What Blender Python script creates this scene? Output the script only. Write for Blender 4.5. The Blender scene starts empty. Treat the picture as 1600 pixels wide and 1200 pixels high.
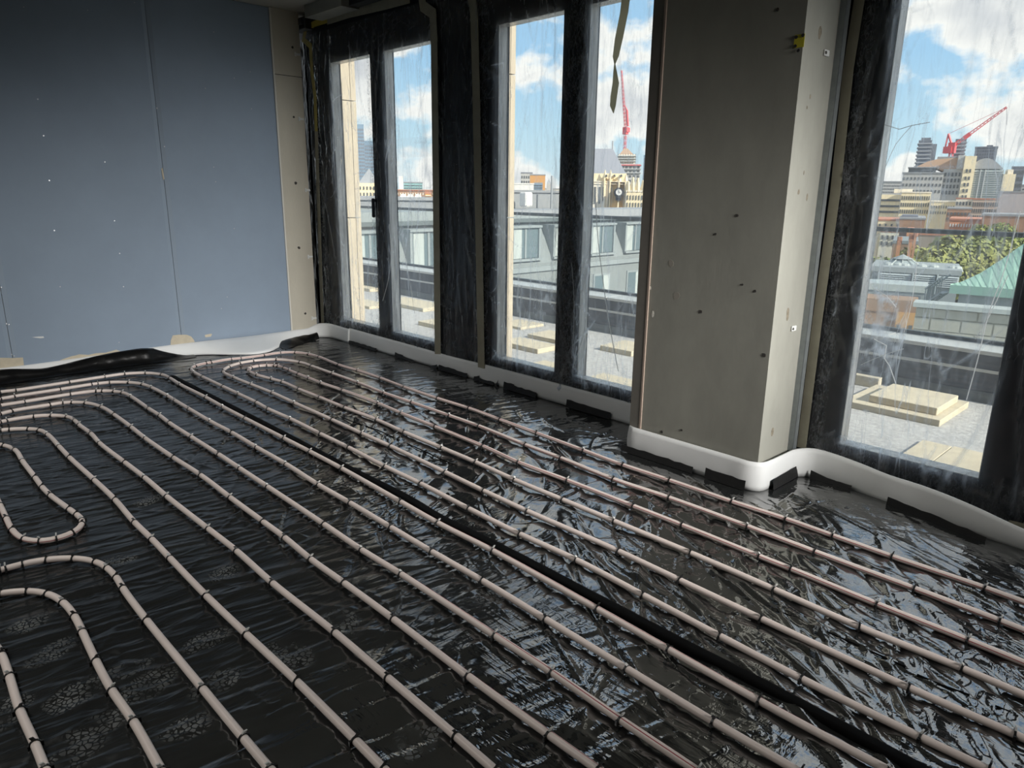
import bpy, math, random
import numpy as np
from mathutils import Vector, Matrix

S = bpy.context.scene
COL = S.collection
RNG = random.Random(7)
NR = np.random.default_rng(11)

# ------------------------------------------------------------------ camera
# x runs along the window wall (towards the viewer's right), y points outdoors, z up; floor is z = 0
FPX = 1114.0
CAM = np.array([6.97185, -3.81827, 1.55])
ROT = np.array([[0.69217172, 0.19575778, -0.69467777],
                [0.72163821, -0.17212793, 0.67052984],
                [0.01168799, -0.96542782, -0.26040837]])   # columns: image right, image down, view direction
cd = bpy.data.cameras.new('camera')
cd.sensor_width = 36.0
cd.lens = FPX / 1600 * 36.0
cd.clip_start = 0.05
cd.clip_end = 4000
cam = bpy.data.objects.new('camera', cd)
COL.objects.link(cam)
r, d, f = ROT[:, 0], ROT[:, 1], ROT[:, 2]
cam.matrix_world = Matrix(((r[0], -d[0], -f[0], CAM[0]), (r[1], -d[1], -f[1], CAM[1]), (r[2], -d[2], -f[2], CAM[2]), (0, 0, 0, 1)))
S.camera = cam

# ------------------------------------------------------------------ colour management
S.view_settings.view_transform = 'Standard'
S.view_settings.look = 'None'
S.view_settings.gamma = 1.0
S.view_settings.use_curve_mapping = False
S.view_settings.exposure = 0.08
S.cycles.use_denoising = True
S.cycles.transparent_max_bounces = 24
S.cycles.max_bounces = 14
S.cycles.diffuse_bounces = 8
S.cycles.glossy_bounces = 6
S.cycles.sample_clamp_indirect = 8.0
S.cycles.caustics_reflective = False

# ------------------------------------------------------------------ sky and sun
W = bpy.data.worlds.new('sky')
S.world = W
W.use_nodes = True
nt = W.node_tree
nt.nodes.clear()
def wn(t, **k):
    n = nt.nodes.new(t)
    for a, b in k.items(): setattr(n, a, b)
    return n
tc = wn('ShaderNodeTexCoord')
sep = wn('ShaderNodeSeparateXYZ')
nt.links.new(tc.outputs['Generated'], sep.inputs[0])
grad = wn('ShaderNodeValToRGB')
el = grad.color_ramp.elements
el[0].position = 0.0; el[0].color = (0.74, 0.88, 0.93, 1)
el[1].position = 0.55; el[1].color = (0.34, 0.56, 0.88, 1)
e = el.new(0.07); e.color = (0.60, 0.84, 0.97, 1)
e = el.new(0.16); e.color = (0.42, 0.70, 0.96, 1)
nt.links.new(sep.outputs['Z'], grad.inputs[0])
mp = wn('ShaderNodeMapping')
mp.inputs['Location'].default_value = (7.787920866, -8.442887976, 2.282553258)
mp.inputs['Scale'].default_value = (1.0, 1.0, 1.6)
nt.links.new(tc.outputs['Generated'], mp.inputs[0])
cn = wn('ShaderNodeTexNoise')
cn.inputs['Scale'].default_value = 7.00748430826
cn.inputs['Detail'].default_value = 8.0
cn.inputs['Roughness'].default_value = 0.52
nt.links.new(mp.outputs[0], cn.inputs['Vector'])
cr = wn('ShaderNodeValToRGB')
cr.color_ramp.elements[0].position = 0.455; cr.color_ramp.elements[0].color = (0, 0, 0, 1)
cr.color_ramp.elements[1].position = 0.515; cr.color_ramp.elements[1].color = (1, 1, 1, 1)
nt.links.new(cn.outputs['Fac'], cr.inputs[0])
# cloud body: bright rims, grey thick middles
cs = wn('ShaderNodeValToRGB')
cs.color_ramp.elements[0].position = 0.50; cs.color_ramp.elements[0].color = (1.15, 1.12, 1.06, 1)
cs.color_ramp.elements[1].position = 0.70; cs.color_ramp.elements[1].color = (0.70, 0.715, 0.75, 1)
nt.links.new(cn.outputs['Fac'], cs.inputs[0])
mx = wn('ShaderNodeMix', data_type='RGBA')
nt.links.new(cr.outputs[0], mx.inputs[0])
nt.links.new(grad.outputs[0], mx.inputs[6])
nt.links.new(cs.outputs[0], mx.inputs[7])
bg = wn('ShaderNodeBackground')
bg.inputs['Strength'].default_value = 1.06
nt.links.new(mx.outputs[2], bg.inputs['Color'])
out = wn('ShaderNodeOutputWorld')
nt.links.new(bg.outputs[0], out.inputs['Surface'])

sd = bpy.data.lights.new('sun', 'SUN')
sd.energy = 6.9
sd.angle = 0.009
sd.color = (1.0, 0.93, 0.82)
sun = bpy.data.objects.new('sun', sd)
COL.objects.link(sun)
sun.rotation_euler = Vector((0.86, 0.03, 0.50)).to_track_quat('Z', 'Y').to_euler()

# added fill lamps, unseen: one under the ceiling, one at the right
def fill_lamp(name, loc, sx, sy, watts, spread, col=(1.0, 0.99, 0.95), rot=(0, 0, 0)):
    ld = bpy.data.lights.new(name, 'AREA')
    ld.shape = 'RECTANGLE'; ld.size = sx; ld.size_y = sy; ld.energy = watts; ld.color = col; ld.spread = math.radians(spread)
    o = bpy.data.objects.new(name, ld); COL.objects.link(o); o.location = loc; o.rotation_euler = rot
    return o
fill_lamp('ceiling_fill', (3.2, -4.6, 3.14), 5.0, 0.5, 47, 150)  # out-of-view fill added to brighten the floor and wall foot
aim = Vector((0.0, -1.0, -0.7)) - Vector((9.9, -1.15, 2.3))
fill_lamp('side_fill', (9.9, -1.15, 2.3), 1.2, 0.9, 32, 40, (1.0, 0.98, 0.95), aim.to_track_quat('-Z', 'Y').to_euler())  # invented side fill for the pillar's right face and the blue wall

# ------------------------------------------------------------------ measuring helpers: a photo pixel to a point in the world
def ray(px, py):
    return ROT @ np.array([px - 800.0, py - 600.0, FPX])
def on_plane(px, py, axis, val):
    dd = ray(px, py)
    return CAM + (val - CAM[axis]) / dd[axis] * dd
def on_floor(px, py, z=0.0):
    return on_plane(px, py, 2, z)
def at_dist(px, py, dist):                       # horizontal distance from the viewpoint
    dd = ray(px, py)
    return CAM + dist / math.hypot(dd[0], dd[1]) * dd

# ------------------------------------------------------------------ materials
MATS = {}
def mat(name, col, rough=0.6, metal=0.0, spec=0.5, noise=0.0, nscale=8.0, bump=0.0, bscale=40.0, col2=None, stretch=(1, 1, 1), trans=0.0):
    m = bpy.data.materials.new(name)
    m.use_nodes = True
    n, l = m.node_tree.nodes, m.node_tree.links
    b = n['Principled BSDF']
    b.inputs['Base Color'].default_value = (*col, 1)
    b.inputs['Roughness'].default_value = rough
    b.inputs['Metallic'].default_value = metal
    b.inputs['Specular IOR Level'].default_value = spec
    t = None
    if noise or bump:
        t = n.new('ShaderNodeTexCoord')
        mpn = n.new('ShaderNodeMapping'); mpn.inputs['Scale'].default_value = stretch
        l.new(t.outputs['Object'], mpn.inputs[0])
    if noise:
        x = n.new('ShaderNodeTexNoise'); x.inputs['Scale'].default_value = nscale; x.inputs['Detail'].default_value = 6
        x.inputs['Roughness'].default_value = 0.65
        l.new(mpn.outputs[0], x.inputs['Vector'])
        rp = n.new('ShaderNodeValToRGB')
        rp.color_ramp.elements[0].position = 0.3; rp.color_ramp.elements[1].position = 0.7
        c2 = col2 or tuple(min(1, c * (1 + noise)) for c in col)
        c1 = col if col2 else tuple(c * (1 - noise) for c in col)
        rp.color_ramp.elements[0].color = (*c1, 1); rp.color_ramp.elements[1].color = (*c2, 1)
        l.new(x.outputs['Fac'], rp.inputs[0]); l.new(rp.outputs[0], b.inputs['Base Color'])
    if bump:
        y = n.new('ShaderNodeTexNoise'); y.inputs['Scale'].default_value = bscale; y.inputs['Detail'].default_value = 5
        l.new(mpn.outputs[0], y.inputs['Vector'])
        bp = n.new('ShaderNodeBump'); bp.inputs['Strength'].default_value = bump; bp.inputs['Distance'].default_value = 0.01
        l.new(y.outputs['Fac'], bp.inputs['Height']); l.new(bp.outputs[0], b.inputs['Normal'])
    MATS[name] = m
    return m

M_BLUE = mat('blue plasterboard', (0.285, 0.355, 0.445), 0.75, noise=0.05, nscale=1.6, bump=0.03, bscale=90)
M_JOINT = mat('tapered board edge', (0.31, 0.38, 0.465), 0.75)
M_GYPSUM = mat('exposed cream gypsum', (0.62, 0.55, 0.42), 0.9, noise=0.08, nscale=20)
M_SCREW = mat('screw steel', (0.55, 0.56, 0.58), 0.35, metal=0.7)
M_CONC = mat('concrete', (0.305, 0.302, 0.262), 0.85, noise=0.13, nscale=3.5, bump=0.035, bscale=60, stretch=(1, 1, 0.45))
M_PIER = mat('cream corner concrete', (0.56, 0.52, 0.43), 0.85, noise=0.06, nscale=3.5, bump=0.10, bscale=60, stretch=(1, 1, 0.45))
M_CEIL = mat('concrete soffit', (0.40, 0.38, 0.33), 0.9, noise=0.1, nscale=2.5)
M_CREAM = mat('cream edge bead', (0.74, 0.71, 0.64), 0.7)
M_BEAD = mat('pinkish arris bead', (0.42, 0.33, 0.27), 0.6)
M_HOLE = mat('drilled hole', (0.05, 0.045, 0.04), 0.9)
M_STAIN = mat('brown stain', (0.22, 0.19, 0.14), 0.9, noise=0.4, nscale=60)
M_PLASTIC = mat('white plug plastic', (0.75, 0.76, 0.74), 0.4)
M_FRAME = mat('black powder coated frame', (0.005, 0.007, 0.011), 0.5, spec=0.2, noise=0.2, nscale=6)
M_REVEAL = mat('film wrapped frame side', (0.22, 0.225, 0.225), 0.25, noise=0.9, nscale=22, col2=(0.85, 0.86, 0.85), bump=0.5, bscale=30, stretch=(1, 1, 0.10))
M_LINER = mat('black wall liner', (0.006, 0.009, 0.014), 0.5, spec=0.3, bump=0.25, bscale=16, stretch=(1.5, 1.5, 0.12))
M_FOIL = mat('crinkled black foil', (0.018, 0.018, 0.018), 0.28, bump=0.9, bscale=38)
M_GALV = mat('grey metal strip', (0.30, 0.33, 0.34), 0.4, metal=0.6, noise=0.15, nscale=12)
M_OLIVE = mat('olive masking tape', (0.33, 0.31, 0.23), 0.7, noise=0.12, nscale=10)
M_YTAPE = mat('yellow tape', (0.50, 0.40, 0.07), 0.6, noise=0.1, nscale=10)
M_FOAM = mat('white edge foam', (0.83, 0.84, 0.83), 0.55, noise=0.03, nscale=3, bump=0.03, bscale=60, trans=0.0)
M_FLAP = mat('black tape', (0.006, 0.006, 0.006), 0.6, bump=0.15, bscale=60)
M_PIPE = mat('pale pipe plastic', (0.86, 0.74, 0.68), 0.38, noise=0.05, nscale=5)
M_STRIPE = mat('red pipe stripe', (0.40, 0.10, 0.11), 0.4)
M_CLIP = mat('black clip plastic', (0.010, 0.010, 0.010), 0.38)
M_CLIPTIP = mat('clip tail glint', (0.55, 0.55, 0.53), 0.4)  # glint on the clip tails painted as a paler grey
M_STONE = mat('cream stone pier', (0.50, 0.44, 0.345), 0.85, noise=0.06, nscale=5, bump=0.05, bscale=60)
M_PAVER = mat('cream paving slab', (0.56, 0.50, 0.375), 0.9, noise=0.10, nscale=14, bump=0.08, bscale=80)
M_GRAVEL = mat('pale terrace chippings', (0.44, 0.44, 0.43), 0.95, noise=0.28, nscale=30, bump=0.6, bscale=90)
M_UPSTAND = mat('dark roofing felt', (0.075, 0.08, 0.092), 0.7, noise=0.2, nscale=4)
M_COPING = mat('pale coping metal', (0.50, 0.51, 0.50), 0.35, metal=0.2, noise=0.05, nscale=3)
M_RAIL = mat('dark handrail', (0.075, 0.085, 0.09), 0.4, metal=0.3)
M_SLATE = mat('pale grey slate', (0.235, 0.245, 0.25), 0.7, noise=0.15, nscale=6, stretch=(1, 1, 6))
M_FASCIA = mat('grey zinc fascia', (0.29, 0.305, 0.315), 0.5, noise=0.06, nscale=2)
M_DARKZINC = mat('dark zinc edge', (0.11, 0.125, 0.13), 0.5)
M_WINGLASS = mat('distant window glass', (0.13, 0.17, 0.19), 0.12, spec=0.8)
M_CURTAIN = mat('pale curtain', (0.46, 0.47, 0.46), 0.9, noise=0.1, nscale=3, stretch=(8, 8, 0.3))
M_YSTONE = mat('yellow stone', (0.84, 0.71, 0.47), 0.85, noise=0.08, nscale=0.3)
M_PSTONE = mat('pale stone facade', (0.76, 0.69, 0.57), 0.85, noise=0.08, nscale=0.4)
M_GSTONE = mat('grey stone facade', (0.44, 0.43, 0.41), 0.85, noise=0.08, nscale=0.4)
M_BLOCK = mat('pale ashlar block', (0.44, 0.41, 0.36), 0.9, noise=0.12, nscale=2)
M_BRICK = mat('orange brick', (0.58, 0.27, 0.15), 0.9, noise=0.2, nscale=1.5)
M_BROWN = mat('brown brick', (0.33, 0.20, 0.13), 0.9, noise=0.15, nscale=0.8)
M_TILE = mat('red roof tile', (0.42, 0.19, 0.12), 0.85, noise=0.15, nscale=0.8)
M_TOWER = mat('grey tower cladding', (0.16, 0.17, 0.20), 0.6, noise=0.1, nscale=0.1)
M_TOWERBAND = mat('tower balcony slab', (0.36, 0.37, 0.39), 0.7)
M_PANE = mat('dark facade window', (0.10, 0.105, 0.11), 0.3)
M_CURTWALL = mat('grey curtain wall', (0.36, 0.41, 0.40), 0.35, noise=0.08, nscale=0.4)
M_ROOFGREY = mat('grey city roof', (0.26, 0.27, 0.28), 0.8, noise=0.12, nscale=0.5)
M_LEAD = mat('grey lead roof', (0.33, 0.34, 0.35), 0.6, noise=0.1, nscale=0.8)
M_COPPER = mat('green copper', (0.40, 0.58, 0.48), 0.7, noise=0.06, nscale=0.8, stretch=(1, 1, 0.4))
M_LOUVRE = mat('grey louvre blade', (0.45, 0.47, 0.49), 0.5)
M_PLANT = mat('grey plant casing', (0.27, 0.29, 0.30), 0.7, noise=0.1, nscale=1)
M_ORANGE = mat('orange cladding', (0.55, 0.29, 0.10), 0.8, noise=0.1, nscale=2)
M_CRANE = mat('red crane steel', (0.66, 0.10, 0.11), 0.5)
M_LEAF = mat('yellow green leaves', (0.17, 0.20, 0.06), 0.8, noise=0.3, nscale=0.35, col2=(0.36, 0.33, 0.10))
M_LEAF2 = mat('mid green leaves', (0.12, 0.17, 0.04), 0.8, noise=0.3, nscale=0.5, col2=(0.26, 0.27, 0.06))
M_BARK = mat('bark', (0.09, 0.07, 0.05), 0.9)
M_GROUND = mat('city ground', (0.20, 0.20, 0.20), 0.9, noise=0.2, nscale=0.02)
M_WHITE = mat('white city render', (0.66, 0.65, 0.62), 0.8, noise=0.04, nscale=0.3)
M_TEAL = mat('teal glass block', (0.25, 0.42, 0.42), 0.3)
M_BLUEGLASS = mat('blue tower glass', (0.20, 0.29, 0.38), 0.2, spec=0.8)
M_BLACK = mat('clock black', (0.03, 0.03, 0.035), 0.6)
M_YELLOW = mat('yellow target', (0.62, 0.55, 0.04), 0.6)
M_STEELGREY = mat('dark bracket steel', (0.05, 0.055, 0.06), 0.5, metal=0.4)

# black polythene: glossy, dusty in patches, boot prints as pale dust
def polythene():
    m = bpy.data.materials.new('black polythene'); m.use_nodes = True
    n, l = m.node_tree.nodes, m.node_tree.links
    b = n['Principled BSDF']
    tcn = n.new('ShaderNodeTexCoord')
    def noise(scale, detail=5, stretch=(1, 1, 1), rot=0, dist=0.0):
        mpn = n.new('ShaderNodeMapping'); mpn.inputs['Scale'].default_value = stretch; mpn.inputs['Rotation'].default_value = (0, 0, rot)
        l.new(tcn.outputs['Object'], mpn.inputs[0])
        x = n.new('ShaderNodeTexNoise'); x.inputs['Scale'].default_value = scale; x.inputs['Detail'].default_value = detail
        x.inputs['Distortion'].default_value = dist
        l.new(mpn.outputs[0], x.inputs['Vector'])
        return x.outputs['Fac']
    def math_(op, a, b_, clamp=False):
        x = n.new('ShaderNodeMath'); x.operation = op; x.use_clamp = clamp
        for i, v in enumerate((a, b_)):
            if isinstance(v, (int, float)): x.inputs[i].default_value = v
            else: l.new(v, x.inputs[i])
        return x.outputs[0]
    # boot prints: ellipses filled with tread cells
    prints = []
    for (xa, ya, xb, yb, wd) in [(45,1042,118,996,.05), (72,1112,158,1062,.055), (258,1152,334,1122,.05), (178,1054,208,1042,.045), (192,1098,272,1042,.055), (306,1084,366,1052,.05), (106,1154,194,1116,.05), (88,1198,152,1160,.05),
                                 (428,1002,482,1040,.055), (622,1184,684,1116,.06), (18,988,84,958,.05), (-6,1134,32,1090,.05), (326,908,380,882,.05), (516,956,566,990,.05), (744,938,794,928,.05), (296,1014,354,988,.05), (150,885,205,870,.05), (215,790,250,775,.04)]:
        A, B = on_floor(xa, ya), on_floor(xb, yb); c = (A + B) / 2; dd = B - A
        prints.append((c[0], c[1], math.atan2(dd[1], dd[0]), max(0.08, float(np.linalg.norm(dd)) / 2), wd))
    total = None
    for (x, y, a, hl, wd) in prints:
        mpn = n.new('ShaderNodeMapping'); mpn.vector_type = 'TEXTURE'
        mpn.inputs['Location'].default_value = (x, y, 0); mpn.inputs['Rotation'].default_value = (0, 0, a); mpn.inputs['Scale'].default_value = (hl, wd, 1)
        l.new(tcn.outputs['Object'], mpn.inputs[0])
        v = n.new('ShaderNodeVectorMath'); v.operation = 'LENGTH'; l.new(mpn.outputs[0], v.inputs[0])
        q = math_('SUBTRACT', 1.25, v.outputs['Value'], True)
        total = q if total is None else math_('MAXIMUM', total, q)
    total = math_('MULTIPLY', total, 3.0, True)
    vo = n.new('ShaderNodeTexVoronoi'); vo.feature = 'DISTANCE_TO_EDGE'; vo.inputs['Scale'].default_value = 58
    l.new(tcn.outputs['Object'], vo.inputs['Vector'])
    tread = math_('GREATER_THAN', vo.outputs['Distance'], 0.11)
    smear = noise(9, 6, (1, 1, 1))
    sm = math_('MULTIPLY', math_('SUBTRACT', smear, 0.38, True), 4.0, True)
    pr = math_('MULTIPLY', math_('MULTIPLY', total, tread), sm)
    dustn = noise(2.3, 8, (1, 1, 1), 0, 0.6)
    dust = math_('MULTIPLY', math_('SUBTRACT', dustn, 0.47, True), 1.5, True)
    amount = math_('ADD', math_('MULTIPLY', pr, 0.85), math_('MULTIPLY', dust, 0.18), True)
    mixc = n.new('ShaderNodeMix'); mixc.data_type = 'RGBA'
    mixc.inputs[6].default_value = (0.016, 0.017, 0.017, 1); mixc.inputs[7].default_value = (0.115, 0.12, 0.115, 1)
    l.new(amount, mixc.inputs[0]); l.new(mixc.outputs[2], b.inputs['Base Color'])
    l.new(math_('ADD', 0.06, math_('MULTIPLY', amount, 0.45), True), b.inputs['Roughness'])
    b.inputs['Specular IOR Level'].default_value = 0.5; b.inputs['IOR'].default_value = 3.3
    # fine creases: thin ridges across the pipes on the left, faceted crumples in the middle, long slanting folds on the right
    def ridge(scale, stretch, rot, dist, power):
        v = noise(scale, 3, stretch, rot, dist)
        q = math_('ABSOLUTE', math_('SUBTRACT', v, 0.5), 0)
        return math_('POWER', math_('SUBTRACT', 1.0, math_('MULTIPLY', q, 3.0, True), True), power)
    def facets(scale, rot, stretch):
        mpn = n.new('ShaderNodeMapping'); mpn.inputs['Scale'].default_value = stretch; mpn.inputs['Rotation'].default_value = (0, 0, rot)
        wv = n.new('ShaderNodeTexNoise'); wv.inputs['Scale'].default_value = 5; l.new(tcn.outputs['Object'], wv.inputs['Vector'])
        va = n.new('ShaderNodeVectorMath'); va.operation = 'MULTIPLY_ADD'; va.inputs[1].default_value = (0.10, 0.10, 0); l.new(wv.outputs['Color'], va.inputs[0]); l.new(tcn.outputs['Object'], va.inputs[2])
        l.new(va.outputs[0], mpn.inputs[0])
        vv = n.new('ShaderNodeTexVoronoi'); vv.inputs['Scale'].default_value = scale; l.new(mpn.outputs[0], vv.inputs['Vector'])
        return vv.outputs['Distance']
    sx = n.new('ShaderNodeSeparateXYZ'); l.new(tcn.outputs['Object'], sx.inputs[0])
    def smooth(v, a0, a1):
        mr = n.new('ShaderNodeMapRange'); mr.interpolation_type = 'SMOOTHSTEP'; mr.inputs[1].default_value = a0; mr.inputs[2].default_value = a1; l.new(v, mr.inputs[0]); return mr.outputs[0]
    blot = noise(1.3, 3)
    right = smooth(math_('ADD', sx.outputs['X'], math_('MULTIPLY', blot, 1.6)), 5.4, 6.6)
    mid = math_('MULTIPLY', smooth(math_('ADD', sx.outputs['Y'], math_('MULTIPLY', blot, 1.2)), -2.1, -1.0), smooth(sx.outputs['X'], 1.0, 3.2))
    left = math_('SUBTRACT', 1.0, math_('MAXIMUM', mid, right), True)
    patchy = smooth(noise(2.6, 3), 0.38, 0.62)
    rl = math_('ADD', ridge(15, (1.0, 0.16, 1), 0.18, 0.5, 7.0), math_('MULTIPLY', ridge(30, (1.0, 0.14, 1), 0.30, 0.7, 5.0), 0.5))
    rr_ = math_('ADD', ridge(13, (0.16, 1.0, 1), 0.55, 0.5, 6.0), math_('MULTIPLY', ridge(26, (0.2, 1.0, 1), 0.85, 0.6, 5.0), 0.5))
    rm = math_('ADD', math_('MULTIPLY', facets(6, 0.5, (1.4, 0.7, 1)), 1.2), math_('MULTIPLY', ridge(18, (1.0, 0.45, 1), -0.7, 0.9, 5.0), 0.7))
    hsum = math_('ADD', math_('ADD', math_('MULTIPLY', rl, math_('MULTIPLY_ADD', left, 0.9) if False else math_('ADD', math_('MULTIPLY', left, 0.9), 0.1)), math_('MULTIPLY', rr_, right)), math_('MULTIPLY', math_('MULTIPLY', rm, math_('ADD', mid, math_('MULTIPLY', right, 0.1))), math_('ADD', math_('MULTIPLY', patchy, 0.8), 0.2)))
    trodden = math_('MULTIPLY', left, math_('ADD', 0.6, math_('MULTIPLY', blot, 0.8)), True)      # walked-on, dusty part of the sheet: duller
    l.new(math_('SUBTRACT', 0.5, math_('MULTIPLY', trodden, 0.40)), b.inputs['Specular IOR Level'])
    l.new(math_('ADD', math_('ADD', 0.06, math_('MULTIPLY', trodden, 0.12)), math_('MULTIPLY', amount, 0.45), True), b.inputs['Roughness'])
    bp = n.new('ShaderNodeBump'); bp.inputs['Strength'].default_value = 0.085; bp.inputs['Distance'].default_value = 0.010
    l.new(hsum, bp.inputs['Height'])
    bp2 = n.new('ShaderNodeBump'); bp2.inputs['Strength'].default_value = 0.035; bp2.inputs['Distance'].default_value = 0.004
    l.new(noise(70, 3), bp2.inputs['Height']); l.new(bp.outputs[0], bp2.inputs['Normal']); l.new(bp2.outputs[0], b.inputs['Normal'])
    return m
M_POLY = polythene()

def facing(n, l, f0, gain):
    """reflectance of a thin clear layer: the same from both sides"""
    lw = n.new('ShaderNodeLayerWeight'); lw.inputs[0].default_value = 0.5
    p = n.new('ShaderNodeMath'); p.operation = 'POWER'; p.inputs[1].default_value = 5.0; l.new(lw.outputs['Facing'], p.inputs[0])
    q = n.new('ShaderNodeMath'); q.operation = 'MULTIPLY_ADD'; q.inputs[1].default_value = gain; q.inputs[2].default_value = f0; l.new(p.outputs[0], q.inputs[0])
    return q.outputs[0]
# clear dust sheet: thin film, see-through with a glossy skin and milky creases
def film():
    m = bpy.data.materials.new('clear plastic film'); m.use_nodes = True
    n, l = m.node_tree.nodes, m.node_tree.links
    n.remove(n['Principled BSDF'])
    o = n['Material Output']
    tr = n.new('ShaderNodeBsdfTransparent'); tr.inputs[0].default_value = (0.97, 0.98, 0.98, 1)
    gl = n.new('ShaderNodeBsdfGlossy'); gl.inputs['Roughness'].default_value = 0.09; gl.inputs['Color'].default_value = (0.9, 0.9, 0.9, 1)
    tl = n.new('ShaderNodeBsdfTranslucent'); tl.inputs[0].default_value = (0.78, 0.84, 0.92, 1)
    df = n.new('ShaderNodeBsdfDiffuse'); df.inputs[0].default_value = (0.70, 0.72, 0.73, 1)
    half = n.new('ShaderNodeMixShader'); half.inputs[0].default_value = 0.16
    l.new(tl.outputs[0], half.inputs[1]); l.new(df.outputs[0], half.inputs[2])
    at = n.new('ShaderNodeAttribute'); at.attribute_name = 'crease'
    tcn = n.new('ShaderNodeTexCoord')
    mpn = n.new('ShaderNodeMapping'); mpn.inputs['Scale'].default_value = (1, 1, 0.16)
    l.new(tcn.outputs['Object'], mpn.inputs[0])
    x = n.new('ShaderNodeTexNoise'); x.inputs['Scale'].default_value = 30; x.inputs['Detail'].default_value = 7; x.inputs['Distortion'].default_value = 1.2
    l.new(mpn.outputs[0], x.inputs['Vector'])
    rp = n.new('ShaderNodeMapRange'); rp.inputs[1].default_value = 0.50; rp.inputs[2].default_value = 0.80; rp.inputs[3].default_value = 0.10; rp.inputs[4].default_value = 0.24
    l.new(x.outputs['Fac'], rp.inputs[0])
    ad = n.new('ShaderNodeMath'); ad.operation = 'ADD'; ad.use_clamp = True
    l.new(at.outputs['Fac'], ad.inputs[0]); l.new(rp.outputs[0], ad.inputs[1])
    def M(op, a, b_, cl=False):
        q = n.new('ShaderNodeMath'); q.operation = op; q.use_clamp = cl
        for i, v in enumerate((a, b_)):
            if isinstance(v, (int, float)): q.inputs[i].default_value = v
            else: l.new(v, q.inputs[i])
        return q.outputs[0]
    def lines(scale, st, thin, dist):
        mq = n.new('ShaderNodeMapping'); mq.inputs['Scale'].default_value = st; l.new(tcn.outputs['Object'], mq.inputs[0])
        q = n.new('ShaderNodeTexNoise'); q.inputs['Scale'].default_value = scale; q.inputs['Detail'].default_value = 2; q.inputs['Distortion'].default_value = dist
        l.new(mq.outputs[0], q.inputs['Vector'])
        return M('SUBTRACT', 1.0, M('MULTIPLY', M('ABSOLUTE', M('SUBTRACT', q.outputs['Fac'], 0.5), 0), thin), True), q.outputs['Fac']
    fine, _f = lines(16, (1, 1, 0.10), 34, 0.8)
    _p, patch_ = lines(3.2, (1, 1, 0.4), 1, 0.3)
    fine = M('MULTIPLY', M('MULTIPLY', fine, 0.42), M('MULTIPLY', M('SUBTRACT', patch_, 0.42, True), 4.0, True))
    cr_, _f2 = lines(55, (1, 1, 0.35), 16, 1.0)
    st_ = n.new('ShaderNodeAttribute'); st_.attribute_name = 'bunch'
    bunch = M('MULTIPLY', M('MULTIPLY', cr_, 0.75), st_.outputs['Fac'])
    tot = M('ADD', M('ADD', ad.outputs[0], fine), bunch, True)  # white lines: milky creases plus their glints painted into the film
    m1 = n.new('ShaderNodeMixShader'); l.new(tot, m1.inputs[0]); l.new(tr.outputs[0], m1.inputs[1]); l.new(half.outputs[0], m1.inputs[2])
    fr = facing(n, l, 0.035, 0.8)
    bp = n.new('ShaderNodeBump'); bp.inputs['Strength'].default_value = 0.35; bp.inputs['Distance'].default_value = 0.006
    l.new(x.outputs['Fac'], bp.inputs['Height']); l.new(bp.outputs[0], gl.inputs['Normal'])
    m2 = n.new('ShaderNodeMixShader'); l.new(fr, m2.inputs[0]); l.new(m1.outputs[0], m2.inputs[1]); l.new(gl.outputs[0], m2.inputs[2])
    l.new(m2.outputs[0], o.inputs['Surface'])
    return m
M_FILM = film()

def glass(name, tint):
    m = bpy.data.materials.new(name); m.use_nodes = True
    n, l = m.node_tree.nodes, m.node_tree.links
    n.remove(n['Principled BSDF'])
    tr = n.new('ShaderNodeBsdfTransparent'); tr.inputs[0].default_value = (*tint, 1)
    gl = n.new('ShaderNodeBsdfGlossy'); gl.inputs['Roughness'].default_value = 0.02
    fr = facing(n, l, 0.035, 0.9)
    mxs = n.new('ShaderNodeMixShader')
    l.new(fr, mxs.inputs[0]); l.new(tr.outputs[0], mxs.inputs[1]); l.new(gl.outputs[0], mxs.inputs[2])
    l.new(mxs.outputs[0], n['Material Output'].inputs['Surface'])
    return m
M_GLASS = glass('window glass', (0.97, 0.985, 0.985))
M_BALGLASS = glass('balustrade glass', (0.93, 0.965, 0.955))

# ------------------------------------------------------------------ object helpers
def mesh(name, v, fcs, mats, idx=None, smooth=False):
    me = bpy.data.meshes.new(name)
    me.from_pydata([tuple(map(float, p)) for p in v], [], fcs)
    for m in (mats if isinstance(mats, (list, tuple)) else [mats]): me.materials.append(m)
    if idx is not None: me.polygons.foreach_set('material_index', idx)
    if smooth: me.polygons.foreach_set('use_smooth', [True] * len(me.polygons))
    me.update()
    return me
def link(name, me, parent=None):
    o = bpy.data.objects.new(name, me)
    COL.objects.link(o)
    if parent is not None: adopt(o, parent)
    return o
def world_loc(o):
    v = Vector(o.location)
    return v + world_loc(o.parent) if o.parent and o.type == 'EMPTY' else v
def adopt(o, parent):
    o.parent = parent
    inv = Matrix.Identity(4)
    p = parent
    if p.type == 'EMPTY': inv = Matrix.Translation(-Vector(p.location))
    o.matrix_parent_inverse = inv
def empty(name, loc):
    o = bpy.data.objects.new(name, None); COL.objects.link(o)
    o.location = tuple(map(float, loc)); o.empty_display_size = 0.1
    return o
def tag(o, label=None, cat=None, group=None, kind=None):
    if label: o['label'] = label
    if cat: o['category'] = cat
    if group: o['group'] = group
    if kind: o['kind'] = kind
    return o

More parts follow.
